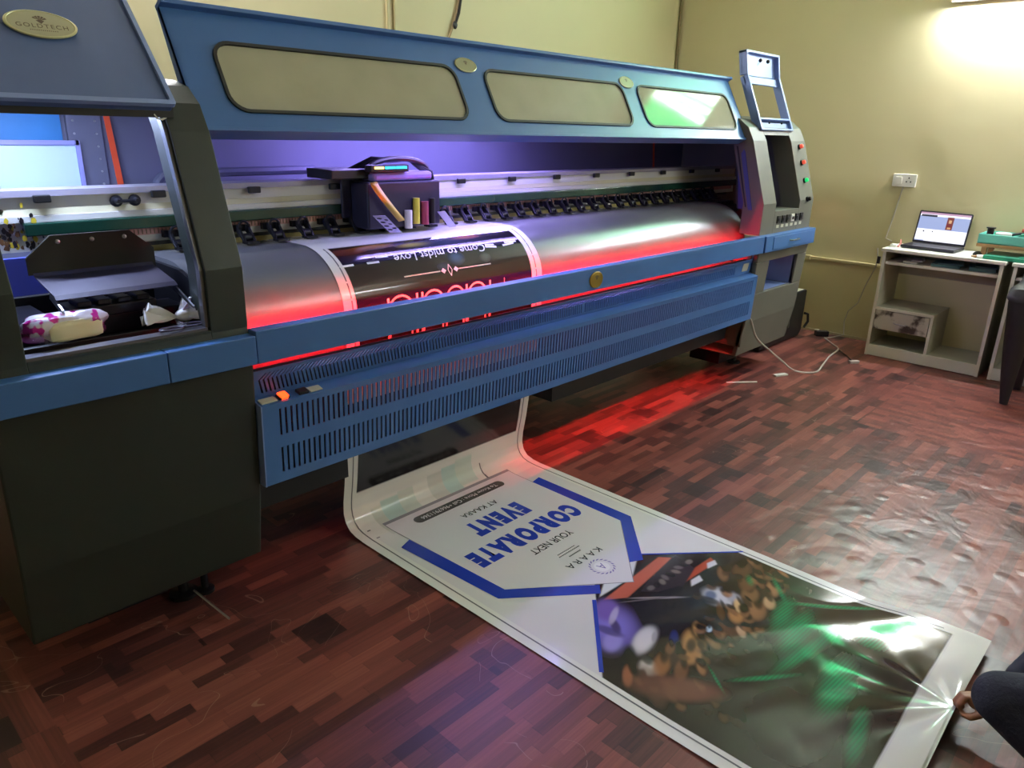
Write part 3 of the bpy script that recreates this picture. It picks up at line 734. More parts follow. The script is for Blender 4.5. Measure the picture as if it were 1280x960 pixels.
for x in (4.48, 4.58): kn.ball((x, 2.205, 1.925), .011, 10, 6)
for x in (4.45, 4.62): kn.ball((x, 2.085, 1.575), .006, 8, 6)
kn.build('screen_clip', BLACK, up, smooth=True)
# dark capping parts at the right end of the bay
rp = MB().box(4.36, 4.62, 2.30, 2.48, 1.03, 1.075)
for k in range(5): rp.box(4.34+.05*k, 4.375+.05*k, 2.32, 2.42, 1.075, 1.10)
rp.build('parking_station', BLACK, PR, bevel=.003)

# print carriage (at rest on the beam)
ca = MB().box(1.70, 2.06, YG-.16, YG-.05, 1.125, 1.30).box(1.66, 2.09, YG-.05, YG-.036, 1.16, 1.33)
car = ca.build('print_carriage', mat('carriage_dark', (44, 42, 60), .35, .3, var=.4, vscale=25), PR, bevel=.008)
MB().box(1.74, 2.03, YG-.15, YG-.06, 1.30, 1.335).build('carriage_cover', mat('carriage_cover', (120, 112, 168), .35, var=.15), car, bevel=.012)
MB().box(1.58, 1.76, YG-.11, YG+.06, 1.31, 1.345).build('chain_mount', BLACK, car, bevel=.004)
ar = [(1.74+.0*k, YG-.11, 1.33) for k in range(1)]+[(1.885-.15*math.cos(PI*k/12), YG-.11, 1.335+.048*math.sin(PI*k/12)) for k in range(13)]
MB().tube(ar, .011, 8).build('carriage_handle', BLACK, car, smooth=True)
for x0, x1, m_ in ((1.735, 1.775, LED_A), (1.785, 1.83, LED_C), (1.835, 1.885, LED_C)):
    MB().box(x0, x1, YG-.166, YG-.16, 1.348, 1.356).build('status_led', m_, car)
MB().box(1.72, 1.90, YG-.16, YG-.12, 1.336, 1.362).build('led_holder', BLACK, car, bevel=.003)
rb = MB(); vv = []
for k in range(11):
    t = k/10; x = 1.70+.13*t**1.4; z = 1.30-.15*t; y = YG-.175-.015*math.sin(PI*t)
    vv += [(x, y, z), (x+.032, y, z+.004)]
rbm = rb.add(vv, [(2*k, 2*k+1, 2*k+3, 2*k+2) for k in range(10)]).build('ribbon_cable', YELLOW_RIB, car, smooth=True); s_ = rbm.modifiers.new('t', 'SOLIDIFY'); s_.thickness = .002
MB().tube([(1.925, YG-.17, 1.135), (1.925, YG-.17, 1.235)], .014, 10).build('ink_damper', YELLOW, car, smooth=True)
MB().tube([(1.885, YG-.168, 1.12), (1.885, YG-.168, 1.19)], .016, 10).build('ink_damper', WHITE, car, smooth=True)
MB().tube([(1.97, YG-.168, 1.13), (1.97, YG-.168, 1.22)], .016, 10).build('ink_damper', mat('magenta_damper', (150, 60, 86), .35), car, smooth=True)
MB().tube([(2.01, YG-.168, 1.13), (2.01, YG-.168, 1.23)], .012, 10).build('ink_damper', BLACK, car, smooth=True)
wv, wf_ = plate2d([(0, 0), (.05, 0), (.05, .11), (0, .11)], [[(.014+.011*math.cos(2*PI*k/10), .02+r_*.024+.007*math.sin(2*PI*k/10)) for k in range(10)] for r_ in range(4)]+[[(.036+.009*math.cos(2*PI*k/10), .03+r_*.026+.006*math.sin(2*PI*k/10)) for k in range(10)] for r_ in range(3)], .003)
wm = frame_map((1.775, YG-.19, 1.112), (1, -.25, 0), (-.9, -.1, .75))
MB().add([wm(p) for p in wv], wf_).build('carriage_wing', LILAC_METAL, car)
wm = frame_map((2.10, YG-.17, 1.108), (1, .1, 0), (-.85, -.1, .8))
MB().add([wm(p) for p in plate2d([(0, 0), (.045, 0), (.045, .10), (0, .10)], [], .003)[0]], plate2d([(0, 0), (.045, 0), (.045, .10), (0, .10)], [], .003)[1]).build('carriage_wing', LILAC_METAL, car)
hs = MB()
for k in range(4):
    hs.tube([(1.70+.02*k, YG-.02, 1.335), (1.78+.02*k, YG-.08, 1.385-.005*k), (1.95, YG-.10, 1.375), (2.05, YG-.12, 1.30+.01*k), (2.06, YG-.14, 1.22)], .006, 6)
hs.build('ink_hoses', BLACK, car, smooth=True)

# ------------------------------------------------------------------ banner (one sheet: over the platen, down, along the floor)
BP = [(2.53, 1.1022), (2.30, 1.1022)]
for k in range(1, 17):
    a = PI/2*k/16; BP.append((2.30-.2222*math.sin(a), .90+.2022*math.cos(a)))
BP += [(2.077, .80), (2.09, .66), (2.115, .50), (2.14, .35), (2.160, .22), (2.178, .13), (2.182, .08), (2.172, .045), (2.148, .020), (2.11, .0085), (2.06, .0045), (2.0, .004)]
BP = np.array(BP); BS = np.r_[0, np.cumsum(np.hypot(*np.diff(BP, axis=0).T))]
S0 = BS[-1]; YEND = .195
HX, HY = 1.985, .20         # where the hand pinches the end
SMAX = S0+(2.0-YEND)
XL0, BWID = 1.385, 1.02
def sm01(t): t = np.clip(t, 0, 1); return t*t*(3-2*t)
def left_edge(s): return XL0+.03*sm01(np.asarray(s)/1.6)
def wrinkle(X, Y):
    r = np.hypot(X-HX, Y-HY); th = np.arctan2(Y-HY, X-HX)
    rad = (np.sin(6.3*th+.5)*.6+np.sin(11*th+1.1)*.4)*.012*sm01(r/.18)*np.exp(-(r/.27)**2)+.003*np.sin(5*th+2)*np.exp(-((r-.5)/.22)**2)
    lift = .040*np.exp(-(r/.33)**2)+.020*sm01((.42-Y)/.25)
    edge = .012*np.sin((Y-.2)*9)*sm01((X-2.15)/.25)*sm01((1.0-Y)/.6)
    fine = .0004*np.sin(X*41+Y*23)*np.sin(Y*37-X*11)*sm01((1.16-Y)/.3)
    soft = .0018*np.sin(X*7+1)*np.sin(Y*9+.4)*sm01((1.16-Y)/.4)
    dia = .006*np.exp(-(((X-2.02)*.62+(Y-.72)*.78)/.055)**2)*np.exp(-((r-.55)/.3)**2)
    return np.maximum(rad+lift+edge+fine+soft+dia, -.001)
def bpos(X, s):
    X = np.asarray(X, float); s = np.asarray(s, float)
    y = np.interp(s, BS, BP[:, 0]); z = np.interp(s, BS, BP[:, 1])
    fl = s > S0; y = np.where(fl, 2.0-(s-S0), y)
    z = np.where(fl, .004+wrinkle(X, y)*sm01((s-S0)/.5), z)
    return np.stack([X, y, z], -1)
def sfloor(Y): return S0+(2.0-Y)

# colour of the print, per vertex
def C(*c): return np.array(lin(c)[:3])
def colour(X, s):
    u = X-left_edge(s); n = X.shape
    col = np.ones(n+(3,))*C(226, 228, 224)
    def blend(mask, c): m_ = np.clip(mask, 0, 1)[..., None]; col[:] = col*(1-m_)+C(*c)*m_
    def inside(a, lo, hi, w=.002): return np.clip((a-lo)/w+.5, 0, 1)*np.clip((hi-a)/w+.5, 0, 1)
    # dark poster on the platen
    pm = inside(u, .052, .955)*inside(s, .30, .80)
    blend(pm, (20, 16, 22))
    for (x, ss, rx_, rs, c, k) in ((1.50, .335, .09, .02, (120, 62, 30), .8), (1.62, .322, .08, .015, (170, 120, 50), .8), (1.80, .338, .07, .012, (190, 180, 60), .8), (2.07, .328, .07, .012, (190, 104, 50), .8), (1.95, .43, .035, .025, (70, 100, 120), .7), (2.10, .445, .03, .02, (60, 80, 64), .8), (1.87, .458, .03, .015, (60, 84, 96), .6), (1.95, .34, .2, .03, (60, 70, 92), .6), (1.56, .345, .15, .03, (70, 30, 22), .6)):
        blend(pm*k*np.exp(-(((X-x)/rx_)**2+((s-ss)/rs)**2)**1.5), c)
    # black header at the end of the poster that hangs below the fan panel
    hb = sfloor(0)*0
    blend(inside(u, .058, .965)*inside(s, .92, 1.318), (16, 14, 20))
    # pale test patches on the hanging part
    for (a, b_, s0, s1, c) in ((.12, .17, 1.42, 1.58, (196, 204, 196)), (.17, .26, 1.40, 1.56, (168, 206, 204)), (.26, .34, 1.39, 1.54, (196, 212, 204)), (.42, .50, 1.37, 1.50, (196, 204, 198)), (.50, .58, 1.36, 1.50, (168, 210, 206)), (.58, .68, 1.35, 1.48, (190, 214, 206))):
        blend(inside(u, a, b_)*inside(s, s0, s1)*.75, c)
    Y = 2.0-(s-S0)
    fl = (s > S0-.2)
    # pale grey upper panel of the floor poster
    blend(fl*inside(u, .055, .968)*inside(Y, .285, 2.06)*.55, (206, 204, 212))
    # photograph of the crowd: everything below a chevron line
    chev = np.where(X < 1.93, .995+(X-1.49)*.62, 1.262-(X-1.93)*.56) if False else np.where(X < 2.0, .985+(X-1.485)*.83, 9)
    top_l = .99+(X-1.485)*.84; top_r = 1.275-(X-2.10)*.90
    ph = fl*inside(u, .055, .968)*np.clip((np.minimum(np.minimum(top_l, top_r), 1.33)-Y)/.003+.5, 0, 1)*np.clip((Y-.292)/.003+.5, 0, 1)
    ph0 = ph.copy()
    blend(ph, (40, 29, 29))
    def blob(x, y, rx_, ry, ang, c, k=1.0, p=3.0):
        ca_, sa = math.cos(ang), math.sin(ang); dx = (X-x)*ca_+(Y-y)*sa; dy = -(X-x)*sa+(Y-y)*ca_
        blend(ph0*k*np.exp(-(((dx/rx_)**2+(dy/ry)**2)**p)), c)
    def poly(pts, c, k=1.0, w=.006):
        a = np.array(pts); m_ = np.ones(n)*k; cx, cy = a.mean(0)
        for i in range(len(a)):
            p, q = a[i], a[(i+1) % len(a)]; d_ = ((q[0]-p[0])*(Y-p[1])-(q[1]-p[1])*(X-p[0]))/max(1e-6, math.hypot(*(q-p)))
            sg = np.sign((q[0]-p[0])*(cy-p[1])-(q[1]-p[1])*(cx-p[0])); m_ = m_*np.clip(d_*sg/w+.5, 0, 1)
        blend(ph0*m_, c)
    # sky, red beams, stage
    poly([(1.78, 1.22), (1.96, 1.21), (2.14, 1.30), (2.02, 1.34)], (214, 218, 226))
    poly([(1.775, 1.20), (1.845, 1.15), (2.17, 1.175), (2.137, 1.215)], (184, 92, 74))
    poly([(2.05, 1.06), (2.10, 1.085), (2.275, 1.075), (2.26, 1.045)], (176, 78, 58)); poly([(2.06, 1.03), (2.09, 1.05), (2.14, 1.045), (2.12, 1.02)], (206, 204, 214)); poly([(2.20, 1.045), (2.23, 1.065), (2.27, 1.055), (2.25, 1.035)], (206, 204, 214))
    poly([(1.90, 1.14), (2.0, 1.04), (2.17, 1.08), (2.20, 1.18), (2.05, 1.165)], (52, 44, 52))
    for i in range(9): blob(1.95+.03*i, 1.125-.004*(i % 3), .018, .012, .4*i, [(112, 104, 108), (40, 34, 40), (132, 122, 118)][i % 3], .8)
    # purple jacket, then the dark suit in the middle
    blob(1.68, 1.10, .11, .085, .7, (128, 116, 206), 1, 2); blob(1.74, 1.16, .06, .04, .6, (116, 92, 178), 1); blob(1.62, 1.05, .05, .03, .4, (150, 140, 214), 1)
    blob(1.69, 1.09, .04, .016, .9, (66, 56, 92), .9); blob(1.73, 1.125, .05, .012, .4, (196, 188, 220), .7); blob(1.655, 1.09, .02, .05, .2, (70, 62, 110), .8)
    poly([(1.755, 1.03), (1.84, 1.14), (2.03, 1.06), (2.02, .94), (1.92, .90), (1.765, .945)], (38, 34, 42))
    blob(1.92, 1.075, .10, .006, -.75, (150, 142, 150), .8); blob(1.88, 1.10, .10, .004, -.6, (98, 92, 100), .9)
    blob(1.70, .985, .075, .032, .25, (206, 204, 216), 1); blob(1.73, .97, .03, .008, .5, (150, 148, 160), .8); blob(1.765, .92, .045, .014, .5, (46, 52, 112), 1)
    blob(2.075, .925, .055, .062, .2, (190, 190, 206), 1); blob(2.06, .955, .03, .02, .4, (78, 92, 128), .9); blob(2.10, .89, .03, .02, 0, (150, 152, 172), .8); blob(2.03, .945, .02, .04, .2, (44, 38, 44), .9)
    # crowd: tan, brown and dark heads
    heads = [(1.79, .865, .075, .035, .5, (178, 132, 86)), (1.86, .88, .05, .022, .7, (196, 150, 96)), (1.74, .845, .05, .03, .2, (150, 104, 66)), (1.925, .815, .052, .038, .7, (92, 62, 48)), (1.945, .785, .03, .014, .7, (196, 158, 132)), (1.885, .865, .02, .01, .3, (170, 190, 220)),
             (2.02, .84, .05, .026, .5, (168, 120, 78)), (2.09, .80, .06, .03, .4, (150, 108, 78)), (2.16, .86, .05, .03, .3, (126, 92, 66)), (2.22, .90, .06, .03, .3, (106, 76, 54)), (2.28, .95, .06, .035, .2, (92, 66, 48)), (2.33, .88, .06, .03, .2, (86, 60, 44)), (2.21, .99, .05, .02, .6, (120, 86, 62)),
             (2.16, .79, .04, .02, .5, (196, 160, 124)), (2.25, .82, .05, .022, .5, (150, 110, 80)), (1.60, .905, .035, .03, .9, (214, 206, 202)), (1.565, .955, .06, .035, .4, (34, 26, 30)), (1.64, .885, .06, .026, .3, (140, 92, 60)), (1.70, .87, .05, .025, .5, (60, 42, 36)), (1.53, .93, .045, .016, .6, (146, 88, 66)),
             (1.66, .83, .05, .02, .4, (116, 76, 56)), (1.82, .80, .04, .025, .4, (56, 40, 36)), (2.0, .885, .05, .014, .6, (92, 62, 40)), (1.72, .905, .03, .014, .4, (104, 72, 52)), (2.07, .86, .04, .012, .6, (206, 170, 128)), (2.11, .845, .03, .012, .9, (70, 50, 40))]
    for h_ in heads: blob(h_[0], h_[1], h_[2], h_[3], h_[4], h_[5], .95, 3); blob(h_[0]+h_[2]*.75, h_[1]+h_[3]*.7, h_[2]*.7, h_[3]*.55, h_[4]+.2, tuple(v_*.28 for v_ in h_[5]), .9, 2.5)
    r2 = np.random.default_rng(3)
    for i in range(90):
        x = r2.uniform(1.53, 2.40); y = r2.uniform(.66, 1.0)-(.0 if x > 1.9 else .05)
        if x < 2.0 and y > .90: continue
        b_ = r2.uniform(.35, 1.0)*(1 if y > .74 else .55); a_ = r2.uniform(.2, 1.2)
        blob(x, y, r2.uniform(.014, .034), r2.uniform(.010, .020), a_, (150*b_+10, 104*b_+8, 72*b_+8), .85, 2.5)
        blob(x+.020, y+.013, r2.uniform(.014, .028), r2.uniform(.010, .018), a_+.3, (36, 25, 24), .9, 2.5)
    # big dark shapes of the foreground audience
    blob(1.80, .60, .22, .17, .6, (40, 30, 30), .95, 2.5); blob(2.2, .60, .25, .15, -.3, (48, 40, 36), .9, 2); blob(1.70, .52, .16, .12, .3, (54, 40, 40), .9, 2)
    blob(1.585, .80, .05, .13, .62, (120, 76, 64), .8, 2.5); blob(1.55, .86, .09, .03, .9, (90, 58, 50), .7)
    # green window glare on the vinyl, painted into the print colour as ribbed blobs
    for (x, y, a, b_, an, k) in ((2.13, .73, .11, .03, .2, .55), (2.08, .66, .12, .035, .1, .6), (1.98, .60, .13, .022, -.2, .5), (1.90, .47, .12, .04, .15, .6), (2.18, .47, .05, .045, .8, .55), (1.80, .64, .09, .010, -.7, .55), (2.26, .80, .07, .010, .7, .5), (1.75, .36, .10, .02, .2, .5), (2.30, .62, .16, .012, -.9, .55), (2.24, .90, .03, .012, .6, .4), (1.70, .74, .05, .005, .9, .4)):
        st_ = .75+.25*np.sin(Y*620+X*60)
        m_ = ph0*min(1, k*1.5)*st_*np.exp(-(((((X-x)*math.cos(an)+(Y-y)*math.sin(an))/a)**2+((-(X-x)*math.sin(an)+(Y-y)*math.cos(an))/b_)**2)**1.5))
        blend(m_, (18, 146, 92))
    return col

NU = 380
rows = np.r_[np.arange(0, .28, .012), np.arange(.28, .72, .004), np.arange(.72, S0-.05, .009), np.arange(S0-.05, sfloor(1.32), .006), np.arange(sfloor(1.32), SMAX-.001, .0028), [SMAX]]
us = np.linspace(0, BWID, NU)
SS = np.repeat(rows[:, None], NU, 1); XX = left_edge(SS)+us[None, :]
PT = bpos(XX, SS).reshape(-1, 3); CC = colour(XX, SS).reshape(-1, 3)
nr = len(rows)
idx = np.arange(nr*NU).reshape(nr, NU)
quads = np.stack([idx[:-1, :-1], idx[:-1, 1:], idx[1:, 1:], idx[1:, :-1]], -1).reshape(-1, 4)
def print_mat():
    m = bpy.data.materials.new('printed_vinyl'); m.use_nodes = True; nt = m.node_tree; b = nt.nodes['Principled BSDF']
    at = nt.nodes.new('ShaderNodeAttribute'); at.attribute_name = 'print'
    nt.links.new(at.outputs['Color'], b.inputs['Base Color']); b.inputs['Roughness'].default_value = .13; b.inputs['Specular IOR Level'].default_value = .5
    b.inputs['Coat Weight'].default_value = 0
    tc = nt.nodes.new('ShaderNodeTexCoord'); n = nt.nodes.new('ShaderNodeTexNoise'); n.inputs['Scale'].default_value = 9; n.inputs['Detail'].default_value = 3; n.inputs['Distortion'].default_value = .5
    bp = nt.nodes.new('ShaderNodeBump'); bp.inputs['Strength'].default_value = .05; bp.inputs['Distance'].default_value = .012
    nt.links.new(tc.outputs['Object'], n.inputs['Vector']); nt.links.new(n.outputs['Fac'], bp.inputs['Height']); nt.links.new(bp.outputs[0], b.inputs['Normal'])
    return m
def vinyl(name, rgb, rough=.25): return mat(name, rgb, rough, coat=.2)
PRINT = print_mat()
I_BLUE = vinyl('print_blue', (38, 64, 176)); I_BLACK = vinyl('print_black', (28, 24, 30)); I_WHITE = vinyl('print_white', (232, 232, 236)); I_LINE = vinyl('print_grey_line', (110, 112, 116)); I_PANEL = vinyl('print_panel', (218, 216, 224)); I_EDGE = vinyl('print_panel_edge', (140, 140, 150)); I_ORANGE = vinyl('print_salmon', (246, 214, 190)); I_VIOLET = vinyl('print_violet', (120, 116, 170)); I_LOGO = vinyl('print_logo', (132, 124, 176)); I_PALE = vinyl('print_pale_green', (190, 206, 190))
ov_v = []; ov_f = []; ov_m = []; ov_mats = [PRINT]
def over(pts, faces, m, lift=.0006):
    """overlay given in (X, s)"""
    if m not in ov_mats: ov_mats.append(m)
    a = np.array([p[:2] for p in pts]); P = bpos(a[:, 0], a[:, 1])
    e = 1e-3; Pu = bpos(a[:, 0]+e, a[:, 1])-P; Ps = bpos(a[:, 0], a[:, 1]+e)-P
    nn = np.cross(Ps, Pu); nn /= np.linalg.norm(nn, axis=1)[:, None]
    nn *= np.where(nn[:, 2:3] < -.2, -1, 1)
    P = P+nn*lift; o = len(ov_v); ov_v.extend(map(tuple, P))
    for f in faces: ov_f.append([i+o for i in f]); ov_m.append(ov_mats.index(m))
def opoly(pts, m, lift=.0006): over(pts, [tuple(range(len(pts)))], m, lift)
def ostrip(pts, w, m, lift=.0007, sub=.02):
    """stroke of width w through (X,s) points"""
    q = [np.array(pts[0])]
    for a, b_ in zip(pts, pts[1:]):
        a = np.array(a); b_ = np.array(b_); k = max(1, int(np.linalg.norm(b_-a)/sub))
        for i in range(1, k+1): q.append(a+(b_-a)*i/k)
    q = np.array(q); d = np.gradient(q, axis=0); d /= np.maximum(np.linalg.norm(d, axis=1), 1e-9)[:, None]; nrm = np.stack([-d[:, 1], d[:, 0]], 1)*w/2
    vv = []
    for i in range(len(q)): vv += [q[i]+nrm[i], q[i]-nrm[i]]
    over(vv, [(2*i, 2*i+1, 2*i+3, 2*i+2) for i in range(len(q)-1)], m, lift)
def otext(txt, xc, sc, m, rot180=True, lift=.0008, **kw):
    v, f = text2d(txt, **kw)
    sg = -1 if rot180 else 1
    # text up runs towards smaller s when upright to the camera, larger s when turned round
    over([(xc+sg*p[0], sc-sg*p[1]) for p in v], f, m, lift)
FY = sfloor
# floor poster
def panel(xl, xr, yt, ym, tip, m, lift):
    ys = [yt, 2.09, 2.06, 2.03, 2.0, 1.8, 1.6, ym]; n_ = len(ys)
    vv = []
    for y in ys: t = (y-ym)/(yt-ym); vv += [(xl[1]+(xl[0]-xl[1])*t, FY(y)), (xr, FY(y))]
    over(vv+[(tip[0], FY(tip[1]))], [(2*k, 2*k+1, 2*k+3, 2*k+2) for k in range(n_-1)]+[(2*n_-2, 2*n_-1, 2*n_)], m, lift)
panel((1.545, 1.576), 2.262, 2.118, 1.474, (1.936, 1.186), I_EDGE, .0006)
panel((1.549, 1.580), 2.258, 2.114, 1.476, (1.936, 1.190), I_PANEL, .0009)
def quad(a, b_, c, d, m, lift): opoly([(p[0], FY(p[1])) for p in (a, b_, c, d)], m, lift)
quad((1.496, 1.936), (1.553, 1.958), (1.586, 1.474), (1.527, 1.455), I_BLUE, .0007); quad((1.527, 1.455), (1.586, 1.474), (1.836, 1.262), (1.797, 1.228), I_BLUE, .0007)
quad((2.258, 1.956), (2.316, 1.968), (2.318, 1.464), (2.258, 1.472), I_BLUE, .0007); quad((2.318, 1.464), (2.258, 1.472), (2.03, 1.270), (2.080, 1.244), I_BLUE, .0007)
# thin blue line along the chevron of the photograph
ostrip([(1.485, FY(.992)), (1.752, FY(1.222))], .014, I_BLUE, .001); ostrip([(2.10, FY(1.276)), (2.40, FY(1.006))], .008, I_BLUE, .001)
pill = rrect(1.655, 2.16, FY(2.072), FY(2.022), .024, 6); opoly(pill, I_BLACK, .0016)
otext('To Know More : Call +9667911366', 1.905, FY(2.047), I_WHITE, size=1, fit=(.43, .022), lift=.0024)
otext('AT KAARA', 1.915, FY(1.943), I_BLACK, size=1, offset=.006, fit=(.20, .030), lift=.0012)
def heavy(txt, xc, yc, w, h): otext(txt, xc, FY(yc), I_BLUE, size=1, offset=.085, spacing=1.42, fit=(w, h), lift=.0012)
heavy('EVENT', 1.915, 1.833, .298, .108); heavy('CORPORATE', 1.915, 1.672, .59, .108)
otext('YOUR NEXT', 1.932, FY(1.563), I_BLACK, size=1, offset=.008, fit=(.228, .036), lift=.0012)
for yq, xa, xb, wq in ((1.486, 1.875, 1.975, .0045), (1.472, 1.868, 1.985, .0055), (1.450, 1.90, 1.965, .007)):   # lines too fine to read: broken strokes
    xq = xa
    while xq < xb:
        ostrip([(xq, FY(yq)), (min(xb, xq+.005), FY(yq))], wq, I_BLACK, .0012); xq += .0075
otext('KAARA', 1.932, FY(1.405), I_BLACK, size=1, spacing=1.35, fit=(.19, .030), lift=.0012)
# emblem: wreath of leaves round a pale disc with a letter
for k in range(18):
    t = 2*PI*k/18
    if abs((t % PI)-PI/2) < .0: continue
    c_ = np.array([1.934+.045*math.cos(t), FY(1.325)+.045*math.sin(t)]); d_ = np.array([math.cos(t+1.0), math.sin(t+1.0)]); e_ = np.array([-d_[1], d_[0]])
    opoly([c_-d_*.010, c_+e_*.0035, c_+d_*.010, c_-e_*.0035], I_LOGO, .0012)
opoly([(1.934+.03*math.cos(2*PI*k/20), FY(1.325)+.03*math.sin(2*PI*k/20)) for k in range(20)], I_WHITE, .0011)
otext('A', 1.934, FY(1.325), I_LOGO, size=1, fit=(.03, .034), lift=.0014)
# margin lines along the sheet
for side in (0, 1):
    ss = np.r_[np.arange(.30, S0, .03), np.arange(S0, SMAX-.12, .03)]
    pts = [(float(left_edge(v_))+(.036 if side == 0 else BWID-.036), float(v_)) for v_ in ss]
    ostrip(pts, .0055, I_LINE, .0006)
for side in (0, 1):   # small registration tick marks near the bend
    for sv in (1.50, 1.56): ostrip([(1.395+(.075 if side == 0 else .74), sv), (1.395+(.09 if side == 0 else .745), sv+(.0 if side == 0 else -.09))], .006, I_LINE, .0006)
# platen poster: tall thin rounded letters turned upside down, ornament, script line
LW = .010
def arch(x0, x1, s_top, s_leg=.74):
    r = (x1-x0)/2; n_ = 16
    return [(x0, s_leg)]+[((x0+x1)/2-r*math.cos(PI*k/n_), s_top+.042-.042*math.sin(PI*k/n_)) for k in range(n_+1)]+[(x1, s_leg)]
ostrip([(1.581, .542), (1.581, .74)], LW, I_ORANGE, sub=.01); ostrip(arch(1.585, 1.688, .540), LW*.8, I_ORANGE, sub=.008)
ostrip([(1.713, .540), (1.713, .74)], LW, I_ORANGE, sub=.01); ostrip([(1.738, .540), (1.738, .74)], LW, I_ORANGE, sub=.01); ostrip(arch(1.744, 1.84, .540), LW*.8, I_ORANGE, sub=.008)
ostrip(arch(1.859, 1.948, .540), LW*.8, I_ORANGE, sub=.008)
ostrip([(1.964, .540), (1.964, .74)], LW, I_ORANGE, sub=.01); ostrip(arch(1.972, 2.068, .540), LW*.8, I_ORANGE, sub=.008); ostrip([(2.094, .540), (2.094, .74)], LW, I_ORANGE, sub=.01)
ostrip([(2.177, .540), (2.175, .63)], .003, I_ORANGE, sub=.01)
ostrip([(1.671, .475), (1.845, .475)], .005, I_PALE); ostrip([(1.94, .475), (2.116, .475)], .005, I_PALE)
for xq, w_, h_ in ((1.862, .013, .011), (1.926, .013, .011)): opoly([(xq-w_, .475), (xq, .475-h_), (xq+w_, .475), (xq, .475+h_)], I_WHITE, .0008)
for a, b_ in (((1.885, .475), (1.895, .452)), ((1.895, .452), (1.905, .475)), ((1.905, .475), (1.895, .498)), ((1.895, .498), (1.885, .475))): ostrip([a, b_], .003, I_WHITE)
otext('Come to midst Love', 1.895, .400, I_WHITE, size=1, shear=.25, offset=.006, fit=(.46, .036), lift=.0012)
for (x0, s0, x1, s1) in ((1.59, .380, 1.645, .383), (1.541, .403, 1.594, .403), (1.44, .403, 1.485, .402), (2.131, .398, 2.19, .404), (2.135, .388, 2.185, .392), (2.23, .402, 2.30, .396), (2.25, .388, 2.32, .388)): ostrip([(x0, s0), (x1, s1)], .009, I_WHITE, sub=.01)

nb = len(PT)
me = bpy.data.meshes.new('printed_banner')
allv = np.concatenate([PT, np.array(ov_v)]); faces = quads.tolist()+[[i+nb for i in f] for f in ov_f]
me.from_pydata(allv.tolist(), [], faces)
for m_ in ov_mats: me.materials.append(m_)
me.polygons.foreach_set('material_index', [0]*len(quads)+ov_m)
me.polygons.foreach_set('use_smooth', [True]*len(faces))
ca_ = me.color_attributes.new('print', 'FLOAT_COLOR', 'POINT')
cc = np.ones((len(allv), 4), np.float32); cc[:nb, :3] = CC; ca_.data.foreach_set('color', cc.ravel())
me.update()
ban = bpy.data.objects.new('printed_banner', me); COL.objects.link(ban)
tag(ban, 'long printed vinyl banner coming out of the printer onto the floor', 'banner')

# ------------------------------------------------------------------ things lying on the station ledge
# tissue packet: crumpled clear and pink wrapper round a block of cream wipes
pk = thing('tissue_packet', 'torn clear and pink plastic packet of cream wipes on the printer ledge', 'packet', (.545, 2.055, .966))
def lumpy(c, r, rot, seed, amp, n=28, m_=16, power=3.2):
    rr = np.random.default_rng(seed); ph_ = rr.uniform(0, 6.28, (6, 3)); fr_ = rr.uniform(2, 7, (6, 3)); v = []; f = []
    for i in range(m_+1):
        a = PI*i/m_
        for t in range(n):
            b_ = 2*PI*t/n
            d = np.array([math.sin(a)*math.cos(b_), math.sin(a)*math.sin(b_), -math.cos(a)])
            k = (np.sum(np.abs(d)**power))**(-1/power)
            wob = 1+amp*sum(math.sin(fr_[q, 0]*d[0]+ph_[q, 0])*math.sin(fr_[q, 1]*d[1]+ph_[q, 1]+fr_[q, 2]*d[2]) for q in range(6))/2
            p = Vector((d[0]*k*r[0]*wob, d[1]*k*r[1]*wob, d[2]*k*r[2]*wob)); p.rotate(Matrix.Rotation(rot, 3, 'Z'))
            v.append((c[0]+p.x, c[1]+p.y, max(.9665, c[2]+p.z)))
    for i in range(m_):
        for t in range(n): f.append((i*n+t, i*n+(t+1) % n, (i+1)*n+(t+1) % n, (i+1)*n+t))
    return v, f
v, f_ = lumpy((.562, 2.050, .998), (.066, .032, .027), .12, 4, .02, 28, 16, 6); MB().add(v, f_).build('wipes', mat('cream_wipes', (236, 232, 196), .7), pk, smooth=True)
v, f_ = lumpy((.548, 2.063, 1.002), (.096, .042, .034), .12, 9, .09, 40, 20, 4.5)
def wrapper_mat():
    m = bpy.data.materials.new('pink_clear_wrapper'); m.use_nodes = True; nt = m.node_tree; b = nt.nodes['Principled BSDF']
    tc = nt.nodes.new('ShaderNodeTexCoord'); n = nt.nodes.new('ShaderNodeTexNoise'); n.inputs['Scale'].default_value = 26; n.inputs['Detail'].default_value = 2
    sp = nt.nodes.new('ShaderNodeSeparateXYZ'); nt.links.new(tc.outputs['Object'], n.inputs['Vector']); nt.links.new(tc.outputs['Object'], sp.inputs[0])
    cr = nt.nodes.new('ShaderNodeValToRGB'); nt.links.new(n.outputs['Fac'], cr.inputs[0]); e = cr.color_ramp.elements
    e[0].position = .50; e[0].color = lin((226, 222, 236)); e[1].position = .54; e[1].color = lin((196, 40, 150)); nt.links.new(cr.outputs[0], b.inputs['Base Color'])
    mr = nt.nodes.new('ShaderNodeMapRange'); mr.inputs[1].default_value = .024; mr.inputs[2].default_value = .042; mr.inputs[3].default_value = .12; mr.inputs[4].default_value = .92; nt.links.new(sp.outputs[2], mr.inputs[0])
    nt.links.new(mr.outputs[0], b.inputs['Alpha']); b.inputs['Roughness'].default_value = .12
    return m
MB().add(v, f_).build('wrapper', wrapper_mat(), pk, smooth=True)
